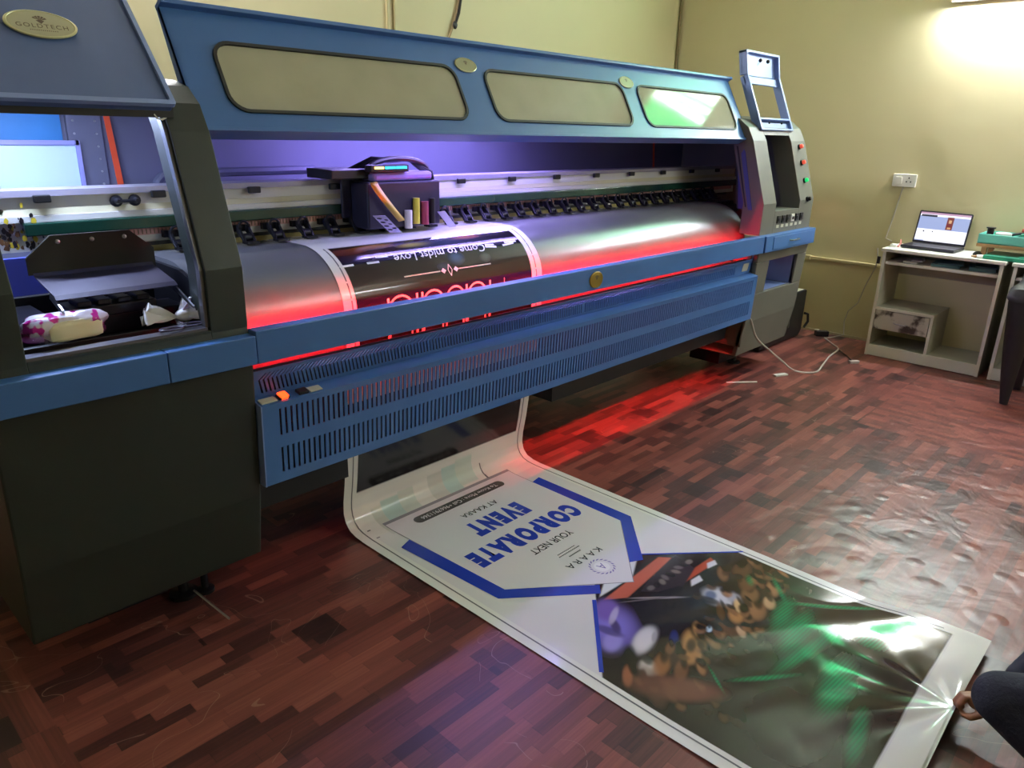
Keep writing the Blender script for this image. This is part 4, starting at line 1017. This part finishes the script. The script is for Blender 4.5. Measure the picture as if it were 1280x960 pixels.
# scissors and a crumpled tissue
sc_ = thing('scissors', 'small scissors with dark ring handles lying on the printer ledge', 'scissors', (.80, 1.985, .967))
for (cx, cy) in ((.775, 1.972), (.838, 1.985)):
    MB().tube([(cx+.030*math.cos(2*PI*k/20), cy+.016*math.sin(2*PI*k/20), .972) for k in range(21)], .0035, 8).build('handle_ring', mat('handle_plastic', (70, 66, 92), .35), sc_, smooth=True)
MB().prism([(.806, 1.985), (.815, 1.98), (.862, 2.05), (.858, 2.056)], .970, .973, 'z').prism([(.80, 1.99), (.812, 1.982), (.83, 2.06), (.822, 2.062)], .9735, .9765, 'z').build('blade', STEEL, sc_)
MB().lathe([(.005, 0), (.005, .012)], (.812, 1.995, .968), (0, 0, 1), 10).build('pivot', STEEL, sc_)
ts = MB()
def petal(c, dirv, ln, wd, seed, droop=.25):
    rr = np.random.default_rng(seed); d = Vector(dirv).normalized(); s_ = d.cross(Vector((0, 0, 1))).normalized(); n_ = s_.cross(d)
    vv = []; N_, M_ = 9, 7
    for i in range(N_):
        t = i/(N_-1)
        for j in range(M_):
            q = j/(M_-1)*2-1
            p = Vector(c)+d*ln*t+s_*wd*q*(.25+.75*t)+n_*(.018*math.sin(q*5+seed)*t+.010*math.cos(q*9+t*4+seed)*t-droop*ln*t*t*.3)
            vv.append((p.x, p.y, max(.9675, p.z)))
    ts.add(vv, [(i*M_+j, i*M_+j+1, (i+1)*M_+j+1, (i+1)*M_+j) for i in range(N_-1) for j in range(M_-1)])
cc0 = (.825, 2.04, .985)
petal(cc0, (-.8, .15, .40), .085, .026, 1); petal(cc0, (-1, -.05, .16), .095, .022, 2); petal(cc0, (.55, .3, .75), .062, .022, 3); petal(cc0, (.9, .1, .35), .075, .034, 4); petal(cc0, (1, -.3, .12), .085, .03, 5); petal(cc0, (.8, .5, .2), .06, .03, 8); petal(cc0, (.95, -.1, .22), .08, .035, 6)
ts.ball((.845, 2.04, .988), (.03, .02, .018), 12, 8)
to = ts.build('crumpled_tissue', mat('white_tissue', (236, 236, 240), .75), None, smooth=True); s_ = to.modifiers.new('t', 'SOLIDIFY'); s_.thickness = .0012
tag(to, 'crumpled white tissue knotted in the middle on the printer ledge beside the scissors', 'tissue')

# ------------------------------------------------------------------ desks by the right wall
DX0, DX1 = 5.575, 5.965
def desk(name, label, y0, y1, full, h=.778):
    d = thing(name, label, 'desk', ((DX0+DX1)/2, (y0+y1)/2, 0))
    MB().box(DX0-.012, DX1, y0-.012, y1+.012, h-.022, h).build('desk_top', DESK, d, bevel=.003)
    for y in (y0, y1-.020):
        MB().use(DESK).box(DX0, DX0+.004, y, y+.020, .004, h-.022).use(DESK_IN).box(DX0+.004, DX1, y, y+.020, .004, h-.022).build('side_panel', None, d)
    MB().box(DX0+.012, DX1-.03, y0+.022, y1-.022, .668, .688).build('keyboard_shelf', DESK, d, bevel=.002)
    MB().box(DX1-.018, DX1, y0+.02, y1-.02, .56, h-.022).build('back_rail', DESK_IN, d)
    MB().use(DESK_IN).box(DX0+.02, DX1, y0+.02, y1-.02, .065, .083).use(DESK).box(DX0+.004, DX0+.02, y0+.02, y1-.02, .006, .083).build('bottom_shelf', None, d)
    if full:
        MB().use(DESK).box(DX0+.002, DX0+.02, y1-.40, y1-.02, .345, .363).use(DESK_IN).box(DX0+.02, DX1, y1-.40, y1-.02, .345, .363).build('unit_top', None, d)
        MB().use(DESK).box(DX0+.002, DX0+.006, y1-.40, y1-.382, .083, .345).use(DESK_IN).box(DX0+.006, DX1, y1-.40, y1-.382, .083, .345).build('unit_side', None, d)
        dm = mat('worn_drawer_front', (190, 186, 176), .5)
        nt = dm.node_tree; n = nt.nodes.new('ShaderNodeTexNoise'); n.inputs['Scale'].default_value = 9; n.inputs['Detail'].default_value = 5; tc = nt.nodes['Texture Coordinate']; nt.links.new(tc.outputs['Object'], n.inputs['Vector'])
        cr = nt.nodes.new('ShaderNodeValToRGB'); nt.links.new(n.outputs['Fac'], cr.inputs[0]); e = cr.color_ramp.elements
        e[0].position = .40; e[0].color = lin((70, 60, 54)); e[1].position = .50; e[1].color = lin((190, 186, 176)); nt.links.new(cr.outputs[0], nt.nodes['Principled BSDF'].inputs['Base Color'])
        w = MB().box(DX0+.004, DX0+.30, y1-.378, y1-.024, .205, .340).build('drawer', dm, d, bevel=.002)
        yc = y1-.20
        MB().tube([(DX0+.004, yc+.045, .268), (DX0-.012, yc+.035, .264), (DX0-.012, yc-.035, .262), (DX0+.004, yc-.045, .264)], .004, 8).build('drawer_handle', STEEL, w, smooth=True)
    return d
desk('computer_desk', 'white laminate desk by the yellow wall with laptop on top and a drawer unit below', .918, 1.650, True)
desk('computer_desk', 'white laminate desk cut off by the right frame edge behind the black chair', .12, .862, False)
DT = .778
# papers and folders on the keyboard shelf
for k, (y, w, hh, m_, nm, lb) in enumerate(((1.48, .09, .012, PAPER, 'paper_pad', 'small white paper pad on the left end of the desk keyboard shelf'), (1.27, .17, .018, PAPER_T, 'folder', 'pale teal folder in the middle of the desk keyboard shelf'), (1.06, .15, .026, mat('grey_teal_folder', (70, 108, 112), .5, var=.3), 'folder', 'grey teal folder at the right end of the desk keyboard shelf'))):
    o = MB().obox((DX0+.15, y, .6885+hh/2), ((math.cos(.1*k), math.sin(.1*k), 0), (-math.sin(.1*k), math.cos(.1*k), 0), (0, 0, 1)), (.10, w/2, hh/2)).obox((DX0+.16, y-.02, .6885+hh+.004), ((1, .2, 0), (-.2, 1, 0), (0, 0, 1)), (.09, w/2-.01, .004)).build(nm, m_, None, bevel=.002)
    tag(o, lb, 'stationery')
# laptop
lpt = thing('laptop', 'open dark laptop with a bright screen on the white desk', 'laptop', (5.78, 1.40, DT))
lb_ = MB(); lu = Vector((-.06, -1, 0)).normalized(); lv = Vector((1, -.06, 0)).normalized()   # lu runs to the right in view, lv away
base = Vector((5.80, 1.405, DT+.0145))
lb_.obox(base, (lu, lv, Vector((0, 0, 1))), (.172, .112, .009)); lbo = lb_.build('base', LAPTOP, lpt, bevel=.004)
MB().obox(base+Vector((0, 0, .0092))+lv*.02, (lu, lv, Vector((0, 0, 1))), (.15, .055, .001)).build('keyboard', BLACK, lbo)
hinge = base+lv*.108+Vector((0, 0, .010)); sv = (Vector((0, 0, 1))+lv*.22).normalized(); sn = lu.cross(sv)
SMp = frame_map(hinge, lu, sv)
scr = MB(); v, f_ = plate2d(rrect(-.172, .172, 0, .226, .008, 4), [], .006); scr.add([SMp(p) for p in v], f_); sco = scr.build('screen', LAPTOP, lpt)
def emi(name, rgb, e=1.0): return mat(name, (10, 10, 12), .3, emit=rgb, estr=e)
dp = MB()
def drect(u0, u1, v0, v1, m_, w): dp.use(m_); dp.add([SMp((u, v, w)) for u, v in ((u0, v0), (u1, v0), (u1, v1), (u0, v1))], [(0, 1, 2, 3)])
S_W = emi('screen_white', (236, 236, 252), .95); S_B = emi('screen_blue_grey', (150, 164, 206), .8); S_P = emi('screen_top_bar', (190, 150, 180), .7); S_D = emi('screen_dark', (60, 60, 76), .5); S_R = emi('screen_picture', (120, 50, 46), .7); S_Y = emi('screen_picture_light', (216, 170, 120), .7)
drect(-.162, .162, .016, .216, S_W, .0036); drect(-.162, .162, .10, .19, S_B, .0040); drect(-.162, .162, .203, .216, S_P, .0040)
drect(-.155, -.05, .186, .200, S_D, .0044); drect(.02, .062, .105, .192, S_R, .0044); drect(.030, .052, .110, .122, S_Y, .0048); drect(.032, .050, .150, .172, S_Y, .0048)
drect(-.12, -.11, .078, .088, S_D, .0044); drect(-.06, -.052, .080, .088, S_D, .0044); drect(-.162, -.10, .016, .022, S_B, .0044)
dp.build('display', None, sco)
# mouse
ms = MB(); ms.ball((5.70, 1.10, DT+.014), (.048, .030, .020), 16, 10)
mo = MB().add([(p[0], p[1], max(DT+.0008, p[2])) for p in ms.v], ms.f).build('computer_mouse', BLACK, None, smooth=True); tag(mo, 'black computer mouse on the desk to the right of the laptop', 'mouse')
# charger lead on the left end of the desk
cl = thing('phone_charger', 'white charger with pink lead on the left end of the desk', 'charger', (5.70, 1.60, DT))
MB().box(5.66, 5.72, 1.60, 1.64, DT+.001, DT+.022).build('plug_block', WHITE, cl, bevel=.004)
MB().tube([(5.70, 1.60, DT+.01), (5.69, 1.592, DT+.006), (5.76, 1.60, DT+.03), (5.82, 1.62, DT+.04), (5.88, 1.63, DT+.006)], .004, 6).build('lead', mat('pink_lead', (206, 120, 110), .5), cl, smooth=True)
# bench: green board, wooden board, teal tray and the things in it
gb = MB().box(5.60, 5.90, .50, 1.05, DT+.001, DT+.026).box(5.62, 5.88, .70, .86, DT+.026, DT+.034).build('green_board', MATGREEN, None, bevel=.004); tag(gb, 'dark green board lying on the desk under the teal tray', 'board')
kp = thing('marker_pen', 'white marker pen lying on the desk between mouse and green board', 'pen', (5.62, 1.04, DT))
MB().tube([(5.64, 1.005, DT+.014), (5.60, 1.085, DT+.012)], .012, 12).build('barrel', WHITE, kp, smooth=True)
MB().tube([(5.60, 1.087, DT+.011), (5.59, 1.115, DT+.011)], [.010, .004], 10).build('tip', WOOD, kp, smooth=True)
tt = thing('work_tray', 'teal metal tray on a wooden board at the right end of the desks', 'tray', (5.74, .85, DT))
MB().box(5.66, 5.94, .40, 1.115, .848, .868).build('wooden_board', WOOD, tt, bevel=.002)
for y in (1.07, .46):
    for x in (5.70, 5.91): MB().box(x-.015, x+.015, y-.015, y+.015, DT+.0265 if y < 1.05 else DT+.001, .848).build('board_foot', WOOD, tt)
q = MB().box(5.67, 5.93, .42, 1.115, .868, .876)
for a in ((5.67, 5.677, .42, 1.115), (5.923, 5.93, .42, 1.115), (5.67, 5.93, .42, .427), (5.67, 5.93, 1.108, 1.115)): q.box(*a, .868, .93)
q.build('tray', TEAL, tt, bevel=.003)
sp_ = MB().lathe([(.028, 0), (.028, .006), (.020, .010), (.020, .085), (.028, .089), (.028, .095)], (5.71, 1.06, .877), (0, 0, 1), 20).build('thread_spool', BLACK, None, smooth=True); tag(sp_, 'black spool standing in the teal tray', 'spool')
tp = thing('tape_roll', 'white and blue tape roll in the teal tray beside the black spool', 'tape', (5.72, .98, .877))
MB().lathe([(.045, 0), (.045, .03)], (5.72, .985, .877), (0, 0, 1), 24).build('blue_tape', mat('blue_tape', (50, 84, 130), .4), tp, smooth=True)
MB().lathe([(.043, .03), (.046, .036), (.046, .062), (.035, .066)], (5.72, .985, .877), (0, 0, 1), 24).build('white_tape', WHITE, tp, smooth=True)
cb_ = MB().tube([(5.80, .93+.05*math.cos(t*.7), .90+.04*math.sin(t*.45)+.0*t) for t in range(0, 14)]+[(5.80, .80, .955), (5.82, .70, .985), (5.82, .60, .96), (5.82, .55, .90)], .009, 8).build('coiled_cable', CABLE_K, None, smooth=True); tag(cb_, 'thick black cable coiled in the teal tray', 'cable')
cbx = thing('circuit_box', 'green circuit box with white connectors in the teal tray', 'box', (5.72, .83, .877))
MB().box(5.69, 5.76, .76, .89, .877, .945).build('case', MATGREEN, cbx, bevel=.003)
for y in (.79, .83, .87): MB().box(5.685, 5.69, y-.008, y+.008, .905, .925).build('connector', WHITE, cbx)
pr_ = thing('pliers', 'red handled pliers lying across the teal tray', 'pliers', (5.78, .80, .95))
for dz in (0, .014): MB().tube([(5.79, .90, .958+dz*.3), (5.78+dz, .80, .958+dz), (5.79, .70, .958)], .009, 8).build('handle', mat('red_grip', (190, 70, 60), .45), pr_, smooth=True)
MB().box(5.78, 5.80, .63, .70, .95, .966).build('jaw', DARKMETAL, pr_, bevel=.003)

# wall socket, conduit, cables
ws = thing('power_socket', 'white wall switch and socket plate above the laptop', 'socket', (XR-.01, 1.70, 1.22))
MB().box(XR-.014, XR-.0005, 1.635, 1.795, 1.175, 1.265).build('plate', WHITE, ws, bevel=.004)
MB().box(XR-.019, XR-.014, 1.73, 1.775, 1.195, 1.245).build('rocker', WHITE, ws, bevel=.002)
hs_ = MB()
for dy, dz in ((0, .02), (-.014, -.006), (.014, -.006)): hs_.lathe([(.005, 0), (.005, .002)], (XR-.0145, 1.685+dy, 1.218+dz), (-1, 0, 0), 10)
hs_.build('pin_hole', BLACK, ws)
c1 = MB().tube([(XR-.008, 1.715, 1.176), (XR-.006, 1.72, 1.15), (XR-.006, 1.745, .95), (XR-.006, 1.77, .80), (XR-.02, 1.72, .783)], .004, 6).build('socket_lead', CABLE_W, None, smooth=True); tag(c1, 'thin white lead running down the wall from the socket plate to the desk', 'cable')
cd = MB().box(XR-.022, XR-.0005, 1.68, 3.3, .575, .60).box(XR-.026, XR-.0005, 2.30, 2.36, .57, .605).build('wall_conduit', mat('conduit_cream', (196, 182, 136), .5), None, bevel=.004); tag(cd, 'cream horizontal cable conduit along the yellow right wall', 'conduit')
c2 = MB().tube([(5.60, 1.70, .77), (5.595, 1.685, .70), (5.70, 1.72, .62), (5.80, 1.80, .45), (5.90, 1.86, .30), (5.93, 1.93, .22), (5.94, 1.95, .13), (5.92, 1.93, .03), (5.86, 1.99, .008), (5.80, 2.02, .006)], .004, 6).build('desk_lead', CABLE_W, None, smooth=True); tag(c2, 'thin lead hanging from the desk corner to the floor by the wall', 'cable')
MBk = MB().box(5.585, 5.597, 1.665, 1.685, .665, .715).build('inline_switch', BLACK, c2)
fl = [(4.19, 1.99, .43), (4.22, 1.965, .445), (4.27, 1.955, .42), (4.33, 1.93, .30), (4.47, 1.90, .20), (4.58, 1.86, .12), (4.70, 1.80, .03), (4.85, 1.72, .006), (5.05, 1.75, .006), (5.30, 1.80, .006), (5.55, 1.83, .006), (5.68, 1.93, .006), (5.80, 2.03, .006)]
def smooth_path(p, n=6):
    P_ = [Vector(a) for a in p]; out = []
    for i in range(len(P_)-1):
        a, b_, c_, d_ = P_[max(0, i-1)], P_[i], P_[i+1], P_[min(len(P_)-1, i+2)]
        for k in range(n):
            t = k/n; out.append(.5*((2*b_)+(c_-a)*t+(2*a-5*b_+4*c_-d_)*t*t+(3*b_-a-3*c_+d_)*t**3))
    out.append(P_[-1]); return out
c3 = MB().tube(smooth_path(fl), .006, 8).build('printer_power_cable', CABLE_W, None, smooth=True); tag(c3, 'white cable hanging from the fan panel corner and trailing over the floor', 'cable')
ad_ = thing('power_adapter', 'small dark adapter on the floor by the right wall', 'adapter', (5.86, 2.08, 0))
MB().obox((5.86, 2.08, .022), ((.7, -.7, 0), (.7, .7, 0), (0, 0, 1)), (.05, .025, .021)).build('case', BLACK, ad_, bevel=.004); MB().box(5.83, 5.86, 2.10, 2.13, .043, .05).build('sticker', STICK, ad_)
cn = thing('cable_connector', 'loose white plug lying on the floor in front of the adapter', 'plug', (5.30, 1.66, 0))
MB().obox((5.28, 1.62, .011), ((.8, -.6, 0), (.6, .8, 0), (0, 0, 1)), (.035, .014, .010)).build('plug', CABLE_W, cn, bevel=.003); MB().tube([(5.30, 1.64, .01), (5.42, 1.72, .006), (5.52, 1.81, .006)], .004, 6).build('tail', CABLE_K, cn)
# black stabiliser box between the printer and the wall
sb = thing('stabiliser_box', 'black box standing on the floor between the printer and the right wall', 'box', (5.4, 2.35, 0))
MB().prism([(5.02, .012), (5.70, .012), (5.74, .05), (5.745, .372), (5.02, .372)], 2.20, 2.62, 'y').build('case', BLACK, sb, bevel=.01)
MB().box(5.56, 5.72, 2.22, 2.36, .372, .376).build('pale_sticker', STICK, sb)
MB().tube([(5.72, 2.185, .19), (5.75, 2.17, .18), (5.76, 2.165, .12), (5.73, 2.18, .075)], .010, 8).build('carry_handle', BLACK, sb, smooth=True)
for x in (5.06, 5.66):
    for y in (2.24, 2.58): MB().box(x-.02, x+.02, y-.02, y+.02, 0, .012).build('foot', RUBBER, sb)
# corner pipe and hanging wires on the back wall
cpp = MB().tube([(XR-.018, YB-.018, 0.02), (XR-.018, YB-.018, ZC)], .010, 10).build('corner_wire', mat('brown_wire', (126, 108, 72), .6), None, smooth=True); tag(cpp, 'brown pipe running up the corner of the two yellow walls', 'pipe')
wv_ = mat('paint_covered_wire', (178, 160, 112), .6)
for dx in (0, .052):
    o = MB().tube([(2.877+dx, YB-.008, 1.3), (2.877+dx, YB-.008, ZC)], .007, 8).build('wall_wire', wv_, None, smooth=True); tag(o, ['left', 'right'][dx > 0]+' one of two painted wires running up the back wall above the hood', 'wire', 'painted wires on the back wall')
hw = thing('hanging_wire', 'thin grimy wire with a dark knot hanging on the back wall above the hood', 'wire', (3.38, YB-.03, 2.1))
MB().tube([(3.27, YB-.012, 1.75), (3.32, YB-.012, 1.98), (3.385, YB-.012, 2.10), (3.43, YB-.012, 2.25), (3.445, YB-.012, 2.6), (3.445, YB-.012, ZC)], .007, 6).build('wire', mat('grimy_wire', (140, 118, 84), .6), hw, smooth=True)
MB().ball((3.39, YB-.02, 2.10), (.018, .012, .024), 8, 6).tube([(3.395, YB-.016, 2.11), (3.42, YB-.02, 2.17), (3.44, YB-.016, 2.25)], .010, 6).build('knot', CABLE_K, hw, smooth=True)
# small scrap and rod on the floor under the printer's right end
o = MB().obox((4.62, 1.86, .005), ((.9, -.4, 0), (.4, .9, 0), (0, 0, 1)), (.05, .018, .004)).build('paper_scrap', PAPER, None); tag(o, 'small pale scrap on the floor in front of the right end of the printer', 'scrap')
o = MB().tube([(4.20, 2.03, .006), (4.36, 1.90, .006)], .005, 6).build('thin_rod', WHITE, None); tag(o, 'thin pale rod on the floor under the right end of the printer', 'rod')

# ------------------------------------------------------------------ black plastic chair at the right frame edge
chx, chy = 5.09, .675
chr_ = thing('plastic_chair', 'black moulded plastic armchair at the right frame edge in front of the desks', 'chair', (chx, chy-.26, 0))
def bez3(p, n=14):
    return smooth_path(p, 6)
for s in (0, 1):
    y = chy-.52*s
    # front leg widening upwards into the arm
    sg = 1 if s == 0 else -1
    pts = [(chx+.02, y, .0), (chx+.03, y+.012*sg, .20), (chx+.04, y+.02*sg, .42), (chx+.045, y+.03*sg, .62)]
    w = [(.022, .020), (.045, .024), (.066, .028), (.078, .028)]
    vv = []
    for (p, (a, b_)) in zip(pts, w):
        for k in range(12): vv.append((p[0]+b_*math.cos(2*PI*k/12), p[1]+a*math.sin(2*PI*k/12), p[2]))
    fs = [(i*12+k, i*12+(k+1) % 12, (i+1)*12+(k+1) % 12, (i+1)*12+k) for i in range(3) for k in range(12)]+[tuple(range(12)), tuple(36+k for k in range(12))]
    MB().add(vv, fs).build('front_leg', CHAIR_K, chr_, smooth=True)
    MB().tube([(chx+.41, y, 0), (chx+.385, y, .22), (chx+.37, y, .42)], [.022, .03, .036], 12).build('rear_leg', CHAIR_K, chr_, smooth=True)
    vv = []
    ap = [(chx-.015, .640), (chx+.0, .674), (chx+.05, .690), (chx+.20, .688), (chx+.33, .70), (chx+.41, .75)]
    for (x, z) in ap:
        for k in range(12): vv.append((x, y+.03*sg+.080*math.cos(2*PI*k/12), z+.024*math.sin(2*PI*k/12)))
    fs = [(i*12+k, i*12+(k+1) % 12, (i+1)*12+(k+1) % 12, (i+1)*12+k) for i in range(5) for k in range(12)]+[tuple(range(12)), tuple(60+k for k in range(12))]
    MB().add(vv, fs).build('armrest', CHAIR_K, chr_, smooth=True)
MB().prism([(chx+.01, .42), (chx+.02, .445), (chx+.38, .415), (chx+.40, .39), (chx+.38, .385), (chx+.03, .41)], chy-.50, chy-.02, 'y').build('seat', CHAIR_K, chr_, bevel=.006)
bs = MB(); vv = []
for i in range(7):
    t = i/6; z = .41+.46*t
    for j in range(9):
        q_ = j/8*2-1; vv.append((chx+.36+.06*t+.04*(1-q_*q_), chy-.26+.235*q_*(1-.12*t*t), z-.03*q_*q_*t))
bo = bs.add(vv, [(i*9+j, i*9+j+1, (i+1)*9+j+1, (i+1)*9+j) for i in range(6) for j in range(8)]).build('backrest', CHAIR_K, chr_, smooth=True); s_ = bo.modifiers.new('t', 'SOLIDIFY'); s_.thickness = .012

# ------------------------------------------------------------------ person crouching at the banner's end
def capsules(segs, name, m, parent, vox):
    """tapered limbs joined into one skin by a voxel remesh; segs: lists of ((x,y,z),r)"""
    mb = MB()
    for sg in segs:
        for (p, r), (q, r2) in zip(sg, sg[1:]):
            p = Vector(p); q = Vector(q); n_ = max(2, int((q-p).length/max(.004, min(r, r2)*.6)))
            n_ = min(n_, 14)
            mb.tube([p.lerp(q, k/n_) for k in range(n_+1)], [r+(r2-r)*k/n_ for k in range(n_+1)], 12)
        for p, r in sg: mb.ball(p, r, 14, 10)
    o = mb.build(name, m, parent, smooth=True)
    rm = o.modifiers.new('r', 'REMESH'); rm.mode = 'VOXEL'; rm.voxel_size = vox; rm.use_smooth_shade = True
    sm_ = o.modifiers.new('s', 'SMOOTH'); sm_.iterations = 4; sm_.factor = .5
    return o
pe = thing('person', 'person in dark navy clothes crouching at the banner end and pinching its edge', 'person', (2.12, -.28, 0))
PELV = (2.16, -.42, .30); CHEST = (2.13, -.26, .66); NECK = (2.12, -.19, .82); HEADC = (2.09, -.11, .97)
SHL = (1.97, -.22, .76); SHR = (2.30, -.22, .76); ELL = (1.90, -.05, .52); WRL = (1.80, -.06, .34)
ELR = (2.31, -.03, .33); WRR = (2.065, .108, .112)
KNL = (1.885, .100, .222); KNR = (2.36, .02, .36); HIPL = (2.08, -.42, .27); HIPR = (2.26, -.42, .27)
ANL = (1.86, -.20, .07); ANR = (2.30, -.14, .08)
PT_ = (2.000, .175, .060)       # pinch point
def finger(root, mid1, mid2, tip, r): return [(root, r*1.1), (mid1, r), (mid2, r*.92), (tip, r*.75)]
palm = (2.035, .135, .092)
hand = [[(WRR, .026), (palm, .026), ((2.018, .158, .090), .021)], [(palm, .024), ((2.04, .162, .082), .020)],
        finger((2.020, .160, .098), (2.000, .182, .098), (1.988, .188, .082), (1.993, .186, .066), .0088),
        finger((2.030, .166, .096), (2.012, .192, .094), (2.000, .200, .076), (2.004, .196, .060), .0092),
        finger((2.042, .166, .092), (2.028, .194, .086), (2.018, .202, .066), (2.020, .196, .050), .0088),
        finger((2.052, .160, .086), (2.042, .184, .076), (2.034, .190, .058), (2.034, .184, .044), .0076),
        [((2.020, .128, .088), .014), ((1.995, .138, .076), .0105), ((1.984, .158, .060), .0095), ((1.988, .176, .056), .0080)]]
hand2 = [[(WRL, .025), ((1.80, -.06, .27), .028), ((1.805, -.05, .235), .022)]]+[finger((1.79+.012*k, -.055+.004*k, .235), (1.785+.013*k, -.04, .205), (1.79+.013*k, -.025, .185), (1.80+.012*k, -.02, .172), .0085) for k in range(4)]+[[((1.79, -.05, .26), .013), ((1.772, -.03, .235), .010), ((1.772, -.015, .215), .0085)]]
body = capsules([[(CHEST, .115), (NECK, .055), ((2.10, -.15, .90), .055), (HEADC, .088), ((2.085, -.095, 1.02), .085)], [((2.065, -.05, .935), .045), ((2.06, -.035, .915), .03)], [((2.045, -.028, .965), .014), ((2.04, -.018, .948), .016)],
                 [((2.005, -.12, .965), .018), ((2.005, -.125, .985), .016)], [((2.175, -.11, .965), .018), ((2.175, -.115, .985), .016)],
                 [(SHR, .05), (ELR, .042), (WRR, .027)], [(SHL, .05), (ELL, .042), (WRL, .027)],
                 [(ANL, .036), ((1.83, -.12, .035), .034), ((1.80, -.04, .024), .026)], [(ANR, .036), ((2.27, -.06, .035), .034), ((2.25, .02, .024), .026)], [(ANL, .03), ((1.88, -.235, .03), .03)], [(ANR, .03), ((2.32, -.17, .03), .03)]]+hand+hand2, 'body', SKIN, pe, .0042)
tro = capsules([[(HIPL, .105), ((1.98, -.19, .27), .085), (KNL, .066), ((1.865, -.03, .15), .058), ((1.86, -.175, .10), .050)], [(HIPR, .105), ((2.31, -.20, .33), .085), (KNR, .066), ((2.335, -.06, .22), .058), ((2.305, -.135, .115), .050)], [(HIPL, .11), (PELV, .13), (HIPR, .11)], [(PELV, .13), ((2.15, -.37, .42), .12)]], 'trousers', NAVY, pe, .008)
shi = capsules([[((2.15, -.40, .38), .135), (CHEST, .135), ((2.12, -.21, .77), .085)], [(SHL, .07), (CHEST, .12), (SHR, .07)], [((2.12, -.2, .78), .07), (SHR, .066), (ELR, .056), ((2.11, .085, .15), .040)], [((2.12, -.2, .78), .07), (SHL, .066), (ELL, .056), ((1.81, -.06, .37), .040)]], 'shirt', SHIRT, pe, .007)
hai = capsules([[((2.10, -.14, 1.03), .088), ((2.11, -.165, .98), .082)], [((2.09, -.10, 1.06), .07), ((2.08, -.06, 1.05), .045)]], 'hair', HAIR, pe, .007)
for s in (-1, 1): MB().ball((2.062+.030*s, -.040+.012*s, .982), .0095, 10, 8).build('eye', mat('eye_white', (230, 226, 220), .2), pe, smooth=True)
MB().tube([(2.045, -.025, .918), (2.06, -.016, .914), (2.078, -.018, .917)], .006, 8).build('mouth', mat('lips', (120, 62, 58), .5), pe, smooth=True)
